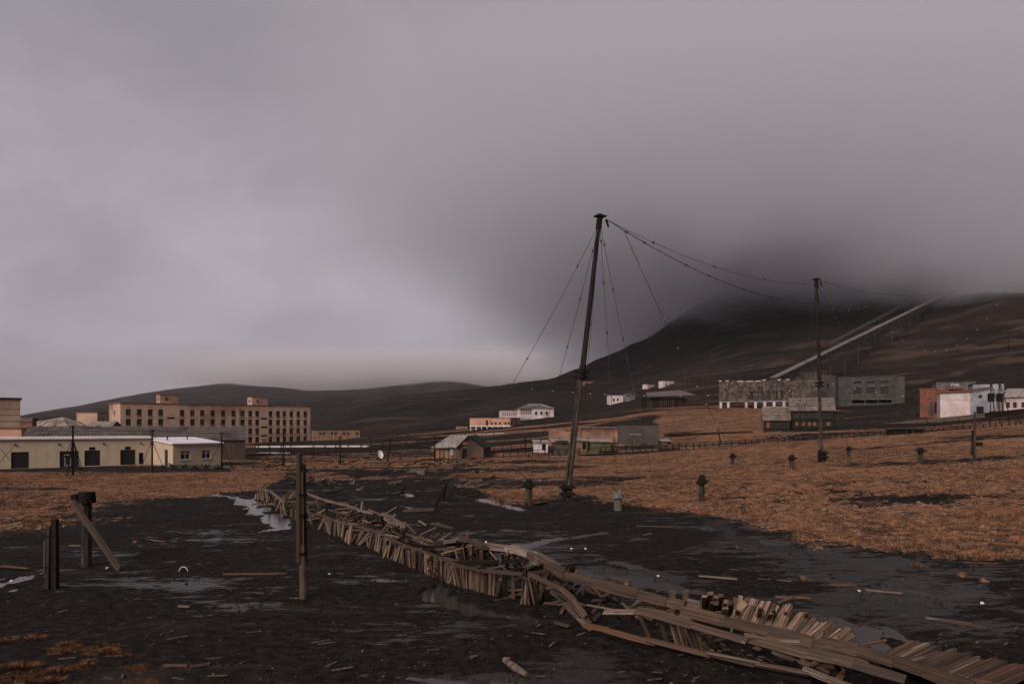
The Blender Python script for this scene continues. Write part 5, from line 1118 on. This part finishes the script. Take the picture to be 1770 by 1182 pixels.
slats([(1386, 1104, .3), (1432, 1116, .3)], [(1424, 1073, .66), (1478, 1096, .58)], 12, .15, .03, .05, 0, miss=.08, th=.10)
for i in range(34):
    t = i / 33; x = 1512 + t * 215; y = 1140 + t * 46; l_ = random.uniform(50, 72)
    stick('fallen_slat', P(x, y, .42), P(x + l_, y - 20 * l_ / 45 - random.uniform(0, 5) + (t * 3), .16), .15, .09, random.choice(('rust_wood', 'slat_wood', 'plank_wall', 'rail_wood')), DU, (1, .5, 0))
# tangle of broken slats inside and along the whole duct
AX = [(450, 868), (500, 884), (560, 898), (620, 912), (690, 936), (760, 962), (830, 985), (900, 1002), (960, 1024), (1020, 1052), (1090, 1070), (1180, 1088), (1290, 1112), (1400, 1140), (1500, 1165), (1580, 1180)]
AXP = [P(x, y, 0) for x, y in AX]
for i in range(250):
    t = random.random() ** .8; c_ = along(AXP, t); d = (along(AXP, min(1, t + .02)) - along(AXP, max(0, t - .02))).normalized(); nn = Vector((d.y, -d.x, 0))
    o_ = nn * random.gauss(-.35, .55) if t < .75 else nn * random.gauss(0, .6); z = abs(random.gauss(.12, .28)); ln = random.uniform(.35, 1.25)
    dr_ = (d * random.gauss(0, 1) + nn * random.gauss(0, .9) + Vector((0, 0, random.gauss(0, .45)))).normalized(); a = c_ + o_ + Vector((0, 0, max(.05, z))); b = a + dr_ * ln; b.z = max(b.z, .03)
    stick('broken_slat', a, b, random.uniform(.06, .13), random.uniform(.02, .05), random.choice(('slat_wood', 'slat_wood', 'plank_wall', 'plank_wall', 'rust_wood', 'dark_wood', 'pale_wood')), DU, (random.random(), random.random(), .3))
# posts poking through behind the beam
for x, y0, y1, m in ((1163, 1040, 1020, 'plank_wall'), (1186, 1046, 1021, 'pale_wood')): stick('stub_post', P(x, y0 + 12, 0), Q(x - 1, y1, P(x, y0 + 12, 0).y), .16, .13, m, DU)
beam([(1192, 1040, .6), (1208, 1046, .6)], .3, .1, 'pale_wood', (0, .2, 1))
beam([(1240, 1050, .3), (1300, 1062, .3)], .25, .06, 'pale_wood', (0, .2, 1), 'plank')
# inner second beam
beam([(1104, 1054, .85), (1194, 1080, .8), (1289, 1107, .75)], .24, .10, 'rail_wood', (0, .5, .8))
beam([(1290, 1104, .76), (1400, 1132, .7), (1470, 1148, .66), (1560, 1172, .6)], .26, .10, 'rail_wood', (0, .5, .8))
beam([(1292, 1101, .82), (1340, 1106, .82), (1378, 1109, .82)], .16, .04, 'pale_wood', (0, 1, .2), 'plank')
beam([(1047, 1057, .7), (1104, 1056, .8)], .16, .1, 'pale_wood', (0, .6, .7)); beam([(1018, 1046, .8), (1062, 1054, .75)], .06, .05, 'pale_wood')
beam([(1138, 1058, .8), (1162, 1051, .85)], .08, .05, 'rust_wood')
stick('slat', P(1121, 1100, 0), P(1104, 1060, .78), .1, .04, 'slat_wood', DU); stick('slat', P(1154, 1112, 0), P(1138, 1067, .75), .1, .04, 'slat_wood', DU)
slats([(1170, 1116, .0), (1205, 1122, 0), (1240, 1122, 0)], [(1158, 1072, .7), (1190, 1084, .7), (1232, 1096, .62)], 16, .10, .05, .10, -.05, miss=.1)
slats([(1228, 1128, .0), (1350, 1156, 0)], [(1222, 1110, .35), (1340, 1136, .35)], 20, .12, .12, .12, -.12, 'plank_wall', miss=.2)
slats([(1360, 1160, .0), (1520, 1192, 0)], [(1350, 1140, .3), (1510, 1172, .3)], 18, .12, .12, .12, -.1, 'dark_wood', miss=.2)
# lower rail nearest the viewer
beam([(1016, 1080, .3), (1050, 1088, .28)], .12, .12, 'rust_wood'); beam([(1048, 1087, .3), (1113, 1105, .26), (1130, 1109, .25)], .10, .14, 'rust_wood')
beam([(1120, 1107, .28), (1226, 1131, .25), (1300, 1146, .25), (1395, 1166, .22)], .09, .13, 'rail_wood'); beam([(1226, 1129, .3), (1310, 1146, .3), (1392, 1163, .3)], .06, .05, 'pale_wood')
beam([(1393, 1161, .3), (1425, 1170, .3), (1465, 1185, .3)], .14, .12, 'pale_wood')
beam([(1100, 1108, .1), (1240, 1142, .05), (1400, 1176, .05)], .14, .16, 'dark_wood')

# ------------------------------------------------------------------ loose things on the mud
def board(x0, y0, x1, y1, w_, mat, label, z=.05, name='loose_plank', cat='plank', h=.05, group='loose planks lying on the mud'):
    o = stick(name, P(x0, y0, z), P(x1, y1, z), w_, h, mat, None, (0, 1, 0)); return tag(o, label, cat, group)
board(386, 992, 494, 991, .12, 'rust_wood', 'long reddish plank lying on the mud left of the spliced post')
board(1208, 995, 1273, 1000, .12, 'pale_wood', 'pale plank on wet mud right of the duct peak')
board(1310, 1001, 1368, 1004, .10, 'rust_wood', 'thin reddish plank right of the pale plank on the wet mud')
board(1600, 1067, 1680, 1078, .10, 'pale_wood', 'longest pale plank on the black mud at right')
board(1622, 1071, 1708, 1084, .12, 'rail_wood', 'brown plank just under the longest pale plank at right')
board(1435, 1010, 1478, 1012, .16, 'rust_wood', 'reddish plank beside wet streaks in the right-hand mud')
board(1495, 1019, 1560, 1025, .10, 'pale_wood', 'pale plank touching the wet streaks at right')
board(1400, 1033, 1340, 1031, .08, 'rust_wood', 'thin plank just behind the leaning slats')
board(1665, 972, 1725, 974, .12, 'rust_wood', 'orange board at the grass edge near the right border')
board(1582, 973, 1603, 979, .12, 'pale_wood', 'short pale splinter at the grass edge at right')
board(1060, 998, 1090, 1004, .18, 'rust_wood', 'short reddish wedge of wood on the wet sheen behind the duct')
board(1100, 909, 1166, 910, .16, 'plank_wall', 'weathered plank on the mud before the slim stump')
board(1112, 925, 1126, 922, .14, 'pale_wood', 'short pale stick on the mud below the slim stump')
board(250, 931, 284, 936, .10, 'rust_wood', 'small orange lath on the mud right of the capped post')
board(120, 942, 140, 943, .08, 'pale_wood', 'thin lath between the two left foreground posts')
board(2, 978, 50, 982, .12, 'rust_wood', 'plank lying above the pool at the left edge')
board(285, 1149, 325, 1150, .06, 'rust_wood', 'thin lath in the bottom left mud')
board(328, 1152, 362, 1147, .05, 'plank_wall', 'grey stick crossing beside the bottom left lath')
board(308, 1047, 328, 1048, .06, 'pale_wood', 'small pale lath below the wire hoop')
board(425, 889, 447, 891, .14, 'rust_wood', 'brown plank beside the winding creek')
board(560, 851, 580, 852, .18, 'rail_wood', 'plank lying beyond the far rail of the duct')
board(703, 876, 712, 880, .2, 'pale_wood', 'short pale block near the broken frame')
board(330, 853, 368, 853, .12, 'pale_wood', 'pale plank at the head of the winding creek')
board(1348, 1040, 1372, 1032, .10, 'slat_wood', 'propped slat behind the leaning slats', .15)
board(960, 1075, 985, 1082, .14, 'plank_wall', 'half buried plank in front of the duct break')
board(1010, 800, 1032, 800, .5, 'dark_wood', 'low dark bench-like plank in the grass right of leaning mast', .35)
board(920, 872, 943, 868, .3, 'dark_wood', 'dark board at the foot of the left dark stump', .12)
board(1500, 843, 1515, 844, .25, 'pale_wood', 'pale slab in the rough right-hand field', .5)
T = thing('driftwood_log', 'short broken grey log lying in the bottom foreground mud', 'log', P(890, 1153, .07)); o_ = T.location
MB().tube(P(873, 1140, .1) - o_, P(890, 1153, .1) - o_, .075, .085, 9).tube(P(889.5, 1152.5, .1) - o_, P(911, 1167, .08) - o_, .085, .07, 9).build('trunk', 'pale_wood', T); MB().tube(P(876, 1140, .12) - o_, P(880, 1136, .2) - o_, .04, .02, 6).build('knot', 'pale_wood', T)
T = thing('wire_hoop', 'pale bent wire hoop sticking out of the mud', 'hoop', P(317, 987, 0)); b = MB(); pr = None
for i in range(11):
    an = math.pi * i / 10; q = Vector((-.16 * math.cos(an), 0, .17 * math.sin(an)))
    if pr is not None: b.tube(pr, q, .018, None, 6)
    pr = q
b.build('hoop', 'porcelain', T)
p = G(658, 796); T = thing('satellite_dish', 'white satellite dish on a low stand, left of the cabin', 'dish', p); b = MB(); n = 16; V = [(0, .05, 0)]
for r_, y in ((.35, .0), (.62, -.12)): V += [(r_ * math.cos(2 * math.pi * i / n) * .62, y, r_ * 1.05 * math.sin(2 * math.pi * i / n)) for i in range(n)]
b.add(V, [(0, 1 + (i + 1) % n, 1 + i) for i in range(n)] + [(1 + i, 1 + (i + 1) % n, 1 + n + (i + 1) % n, 1 + n + i) for i in range(n)]); o = b.build('reflector', 'white_litter', T, (0, -.15, .95)); o.rotation_euler = (R(-12), R(-14), R(18))
MB().tube((0, 0, -.2), (0, 0, .95), .06).bar((0, -.2, .7), (0, -.8, 1.0), .04, .04).build('stand', 'iron', T)
p = G(722, 817); T = MB().box(-.95, -.4, -.2, .95, .4, .42).box(-.85, -.35, .421, .4, .3, .5).build('concrete_block', 'concrete', None, p, R(-8)); tag(T, 'grey concrete block lying on dark ground in front of cabin', 'block')
p = Q(1266, 778, 105); T = MB().box(-.6, -.3, -.3, .6, .3, .28).box(-.5, -.25, .281, .3, .25, .34).build('concrete_slab', 'concrete', None, p); tag(T, 'pale concrete slab under the duct trestle at centre right', 'block')
# wood heap beyond the far end of the duct
p = P(560, 836, 0); T = thing('wood_heap', 'heap of broken branches and boards beyond the far end of the duct', 'wood pile', p)
for i in range(36):
    c_ = Vector((random.gauss(0, 1.9), random.gauss(0, 1.5), 0)); d = Vector((random.uniform(-1.2, 1.2), random.uniform(-.5, .5), random.uniform(0, .45))); a = p + c_; stick('stick', a, a + d * random.uniform(.4, 1), .08, .07, random.choice(('pale_wood', 'slat_wood', 'plank_wall', 'dark_wood')), T)
stick('stick', p + Vector((-.8, 0, 0)), p + Vector((-.75, 0, .9)), .14, .12, 'pale_wood', T)
for nm, (x, y), lab in (('mud_mound', (440, 808), 'dark rubble row at the foot of the annex'), ('mud_mound', (320, 808), 'low dark rubble heap under the annex windows'), ('mud_mound', (1360, 757), 'jumble of dark timbers on the trestle below the log houses'), ('mud_mound', (775, 800), 'scrap heap at the left corner of the plank cabin')):
    p = G(x, y); T = thing('scrap_heap', lab, 'rubble', p)
    for i in range(16):
        a = p + Vector((random.gauss(0, 2.0), random.gauss(0, .7), -.05)); stick('scrap_timber', a, a + Vector((random.uniform(-1.3, 1.3), random.uniform(-.3, .3), random.uniform(.05, .6))), .14, .12, random.choice(('dark_wood', 'dark_wood', 'plank_wall')), T)
    b = MB()
    for i in range(9): b.blob((random.gauss(0, 1.8), random.gauss(0, .5), 0), random.uniform(.2, .5), .6)
    b.build('rubble', 'brown_block', T)['kind'] = 'stuff'
for i, (x, y, c_) in enumerate(((569, 992, 'white'), (1138, 995, 'white'), (20, 1004, 'white'), (185, 981, 'white'), (110, 909, 'white'), (1485, 1021, 'white'), (1697, 1042, 'white'), (988, 948, 'white'), (1012, 948, 'white'), (840, 937, 'white'))):
    lab = ('white scrap right of the spliced post foot', 'white scrap behind the duct on wet mud', 'white pebble by the left pool', 'white scrap at the foot of the leaning board', 'white insulator hanging in front of the left posts', 'white pebble on the right-hand mud by the wet streaks', 'bright white pebble above the long pale plank at right', 'left one of two white shells beyond the duct beam', 'right one of two white shells beyond the duct beam', 'white lump lying on the duct lid')[i]
    p = P(x, y, .05 if i != 9 else 1.2); b = MB(); b.blob((0, 0, 0), .055, .7, 8, .35); tag(b.build('white_scrap', 'white_litter', None, p), lab, 'litter')
for i, (x, y) in enumerate(((758, 908), (1663, 998), (1700, 1008), (235, 940), (1390, 1003), (1583, 980))):
    lab = ('orange lump on mud beyond the duct', 'rusty brown block, left of two near the right edge', 'rusty brown block, right of two near the right edge', 'small orange chunk on mud between posts and hoop', 'orange clod among pale planks on the right mud', 'ochre clod at the grass edge at right')[i]
    b = MB(); b.blob((0, 0, .06), .16, .8, 7, .3); b.blob((.15, .02, .02), .1, .7, 6, .3); tag(b.build('rusty_clod', 'rust_wood', None, P(x, y, .0)), lab, 'clod')

# ------------------------------------------------------------------ grass, stones, chips (uncountable)
def scatter_pts(n, D0, D1, u0, u1, test):
    Dr = 1 / (1 / D1 + rng.random(n) * (1 / D0 - 1 / D1)) ; Dr = np.where(rng.random(n) < .5, Dr, rng.uniform(D0, D1, n)); X = rng.uniform(u0, u1, n) * Dr
    Z = ground_z(X, Dr); k = test(X, Dr, Z); return X[k], Dr[k], Z[k]
def tufts(name, X, Y, Z, blades, h, w_, spread, label):
    n = len(X); k = blades; hx = np.repeat(X, k); hy = np.repeat(Y, k); hz = np.repeat(Z, k); m = n * k
    sz = np.repeat(rng.uniform(.55, 1.3, n), k) * h; an = rng.uniform(0, 2 * np.pi, m); rd = rng.random(m) * spread
    bx = hx + np.cos(an) * rd; by = hy + np.sin(an) * rd; ln = sz * rng.uniform(.6, 1.1, m); out = ln * rng.uniform(.2, .9, m)
    pa = rng.uniform(0, np.pi, m); wx = np.cos(pa) * w_ / 2; wy = np.sin(pa) * w_ / 2
    V = np.stack([np.stack([bx - wx, by - wy, hz - .02], 1), np.stack([bx + wx, by + wy, hz - .02], 1), np.stack([bx + np.cos(an) * out, by + np.sin(an) * out, hz + ln * .85], 1)], 1).reshape(-1, 3)
    me = npmesh(name, V, tris=np.arange(m * 3).reshape(-1, 3)); me.materials.append(M['grass_dry']); o = bpy.data.objects.new(name, me); col.objects.link(o); tag(o, label, 'grass', kind='stuff')
gt = lambda thr: (lambda X, Y, Z: (grass_mask(X, Y, Z) + fbm(X * .5, Y * .5, 3) * .9 > thr) & (pool_mask(X, Y) < .1))
X, Y, Z = scatter_pts(70000, 24, 110, -.8, .8, lambda X, Y, Z: gt(.62)(X, Y, Z) & (fbm(X * .22 + 9, Y * .55, 4) + rng.random(len(X)) * .45 > .12)); tufts('dry_grass', X, Y, Z, 6, .17, .035, .14, 'short rusty dry grass covering the field')
X, Y, Z = scatter_pts(16000, 24, 75, -.8, .8, lambda X, Y, Z: (grass_mask(X, Y, Z) > .5) & (fbm(X * .35, Y * .35, 3) > .12)); tufts('tall_grass', X, Y, Z, 12, .36, .03, .2, 'taller rusty grass tufts in the field')
X, Y, Z = scatter_pts(60000, 13, 24, -.8, -.28, lambda X, Y, Z: (grass_mask(X, Y, Z) > .16) & (fbm(X * 1.5, Y * 1.5, 3) > -.05)); tufts('short_moss_grass', X, Y, Z, 5, .07, .012, .09, 'thin patchy rusty grass in the near left corner'); bpy.data.objects['short_moss_grass'].data.materials[0] = M['tussock']
def stones(name, X, Y, Z, s0, s1, flat, mat, label):
    n = len(X); base = np.array([(1, 0, 0), (-1, 0, 0), (0, 1, 0), (0, -1, 0), (0, 0, 1), (0, 0, -1)], float); tri = np.array([(0, 2, 4), (2, 1, 4), (1, 3, 4), (3, 0, 4), (2, 0, 5), (1, 2, 5), (3, 1, 5), (0, 3, 5)])
    s = s0 + (s1 - s0) * rng.random(n) ** 3; V = base[None] * s[:, None, None] * rng.uniform(.5, 1.2, (n, 6, 1)); V[:, :, 2] *= flat; a = rng.uniform(0, 6.28, n); c_, s_ = np.cos(a)[:, None], np.sin(a)[:, None]
    x = V[:, :, 0] * c_ - V[:, :, 1] * s_ * .7; y = V[:, :, 0] * s_ + V[:, :, 1] * c_ * .7
    V = np.stack([x + X[:, None], y + Y[:, None], V[:, :, 2] + Z[:, None] + (s * flat * .3)[:, None]], 2).reshape(-1, 3)
    me = npmesh(name, V, tris=(tri[None] + 6 * np.arange(n)[:, None, None]).reshape(-1, 3)); me.materials.append(M[mat]); o = bpy.data.objects.new(name, me); col.objects.link(o); tag(o, label, 'stones', kind='stuff')
X, Y, Z = scatter_pts(9000, 26, 90, -.8, .8, lambda X, Y, Z: (grass_mask(X, Y, Z) > .35) & (fbm(X * .12, Y * .12, 3) > -.1)); stones('field_stones', X, Y, Z, .03, .30, .36, 'stone', 'pale stones strewn through the dry grass')
X, Y, Z = scatter_pts(9000, 13, 60, -.8, .8, lambda X, Y, Z: (grass_mask(X, Y, Z) < .4) & (pool_mask(X, Y) < .2) & (fbm(X * .3, Y * .3, 3) > -.05)); stones('mud_debris', X, Y, Z, .008, .055, .5, 'chips', 'wood chips and gravel on the black mud')
X, Y, Z = scatter_pts(30000, 12.5, 55, -.8, .8, lambda X, Y, Z: (grass_mask(X, Y, Z) < .4) & (pool_mask(X, Y) < .3) & (fbm(X * .5, Y * .5, 3) > -.0)); stones('mud_clods', X, Y, Z, .015, .07, .6, 'dark_wood', 'small black clods of mud')
b = MB(); b2 = MB()
for i in range(320):
    D = random.uniform(52, 128); x = random.uniform(-.37, -.03) * D; z = gz(x, D); an = random.gauss(0, .5); l_ = random.uniform(.2, 1.3); q = (b if random.random() < .35 else b2)
    q.bar((x, D, z + .05), (x + l_ * math.cos(an), D + l_ * math.sin(an), z + random.uniform(.05, .35)), random.uniform(.08, .3), random.uniform(.05, .2))
tag(b.build('yard_scrap', 'pale_wood'), 'pale scrap timber strewn over the dark yard', 'scrap', kind='stuff'); tag(b2.build('yard_scrap', 'dark_wood'), 'dark scrap timber strewn over the yard', 'scrap', kind='stuff')
b = MB()
for i in range(230):
    D = 1 / random.uniform(1 / 50, 1 / 13.5); u = random.uniform(-.78, .78); x, y = u * D, D
    if float(grass_mask(np.array([x]), np.array([y]), np.array([0.]))[0]) > .5 and random.random() < .6: continue
    an = random.gauss(0, .6); l_ = random.choice((.05, .08, .08, .12, .2, .4)) * random.uniform(.7, 1.3); z = gz(x, y) + .02; b.bar((x, y, z), (x + l_ * math.cos(an), y + l_ * math.sin(an), z + random.uniform(-.01, .05)), random.uniform(.025, .07), .02)
tag(b.build('wood_splinters', 'plank_wall'), 'small wood splinters scattered on the mud', 'splinters', kind='stuff')
# tussocks in the near left corner
def tuss(x, y, r_, n, label):
    p = P(x, y, 0); a = rng.random(n) * 6.28; q = rng.random(n) ** .6 * r_; X = p.x + np.cos(a) * q; Y = p.y + np.sin(a) * q * .8; m = n
    V = []; 
    for i in range(n):
        o = Vector((X[i], Y[i], gz(X[i], Y[i]) - .02 if i % 9 == 0 else 0.0)); d = Vector((X[i] - p.x, Y[i] - p.y, 0)) * random.uniform(.5, 1.2); ht = random.uniform(.04, .16) * (1 - .5 * q[i] / r_)
        s = Vector((math.cos(a[i] * 3), math.sin(a[i] * 3), 0)) * .007; V += [(o - s - p), (o + s - p), (o + d * .5 + s * .5 + Vector((0, 0, ht * .6)) - p), (o + d + Vector((0, 0, ht)) - p)]
    me = bpy.data.meshes.new('grass_tussock'); me.from_pydata([tuple(v) for v in V], [], [t for i in range(n) for t in ((4 * i, 4 * i + 1, 4 * i + 2), (4 * i, 4 * i + 2, 4 * i + 3))]); me.materials.append(M['tussock'])
    o = bpy.data.objects.new('grass_tussock', me); col.objects.link(o); o.location = p; tag(o, label, 'grass tussock', 'dry tussocks in the near left corner')
for x, y, r_, n, lab in ((38, 1152, .26, 420, 'brightest spiky tussock in the bottom left corner'), (115, 1114, .16, 200, 'small tussock above the brightest one, left corner'), (185, 1126, .2, 260, 'tussock furthest right of the left corner group'), (60, 1103, .22, 180, 'low flat tussock at the top of the left corner group'), (100, 1160, .2, 200, 'tussock right of the brightest one near the bottom'), (90, 1176, .22, 200, 'tussock touching the bottom edge of the picture'), (10, 1108, .2, 150, 'tussock cut by the left edge'), (150, 1150, .14, 120, 'sparse tuft between the corner tussocks')):
    tuss(x, y, r_, n, lab)

# ------------------------------------------------------------------ air: thin haze, and the low cloud on the mountain
def volume_box(name, x0, y0, z0, x1, y1, z1):
    m = bpy.data.materials.new(name + '_air'); m.use_nodes = True; nt = m.node_tree
    for n in list(nt.nodes):
        if n.type == 'BSDF_PRINCIPLED': nt.nodes.remove(n)
    v = nt.nodes.new('ShaderNodeVolumePrincipled'); nt.links.new(v.outputs[0], [n for n in nt.nodes if n.type == 'OUTPUT_MATERIAL'][0].inputs['Volume'])
    M[name + '_air'] = m; o = MB().box(x0, y0, z0, x1, y1, z1).build(name, name + '_air'); tag(o, kind='stuff'); return o, m, nt, v
ho, hm, hn, hv = volume_box('haze', -11000, -80, -8, 11000, 3400, 400)
hv.inputs['Color'].default_value = (.92, .86, .92, 1); hv.inputs['Density'].default_value = .00005
def cloud(name, box, lo, hi_, dens, xe, alb, nscale=.006):
    co, cmt, cn, cv = volume_box('low_cloud', *box); co['label'] = name
    cv.inputs['Color'].default_value = (*alb, 1); cv.inputs['Anisotropy'].default_value = .2
    gpos = cn.nodes.new('ShaderNodeNewGeometry').outputs['Position']; s3 = cn.nodes.new('ShaderNodeSeparateXYZ'); cn.links.new(gpos, s3.inputs[0])
    cnz = nnoise(cn, gpos, nscale, 5, .62, .6, (1, .7, 1.6))
    zz = nmath(cn, 'ADD', s3.outputs[2], nmath(cn, 'MULTIPLY', nmath(cn, 'SUBTRACT', cnz, .5), 125))
    ur = nmath(cn, 'SUBTRACT', nmath(cn, 'DIVIDE', s3.outputs[0], nmath(cn, 'MAXIMUM', s3.outputs[1], 1)), .2, clamp=True)
    zz = nmath(cn, 'ADD', zz, nmath(cn, 'MULTIPLY', ur, 105))
    dn = nmap(cn, zz, lo, hi_, 0, 1); dn = nmath(cn, 'MULTIPLY', dn, dn)
    dn = nmath(cn, 'MULTIPLY', dn, nmap(cn, s3.outputs[2], box[5] - 2, box[5] - 90))
    # thins out towards the open valley on the left and towards its outer sides
    rr = nmath(cn, 'SUBTRACT', s3.outputs[0], nmath(cn, 'MULTIPLY', s3.outputs[1], xe[2]))
    rr = nmath(cn, 'ADD', rr, nmath(cn, 'MULTIPLY', nmath(cn, 'SUBTRACT', cnz, .5), 160))
    dn = nmath(cn, 'MULTIPLY', dn, nmap(cn, rr, xe[0], xe[1]))
    dn = nmath(cn, 'MULTIPLY', dn, nmap(cn, s3.outputs[1], box[1], box[1] + 130))
    dn = nmath(cn, 'MULTIPLY', dn, nmap(cn, s3.outputs[0], box[3], box[3] - 150))
    cn.links.new(nmath(cn, 'MULTIPLY', dn, dens), cv.inputs['Density'])
cloud('low grey cloud wrapped round the mountain top', (-700, 330, 80, 1600, 1600, 350), 88, 172, .024, (-330, 130, .20), (.905, .897, .938))
cloud('wisp of cloud on the far hilltops', (-1500, 2150, 110, 250, 2900, 300), 100, 185, .016, (-1400, -600, 0), (.97, .94, .96))
print('slats', NS[0], 'objects', len(bpy.data.objects))
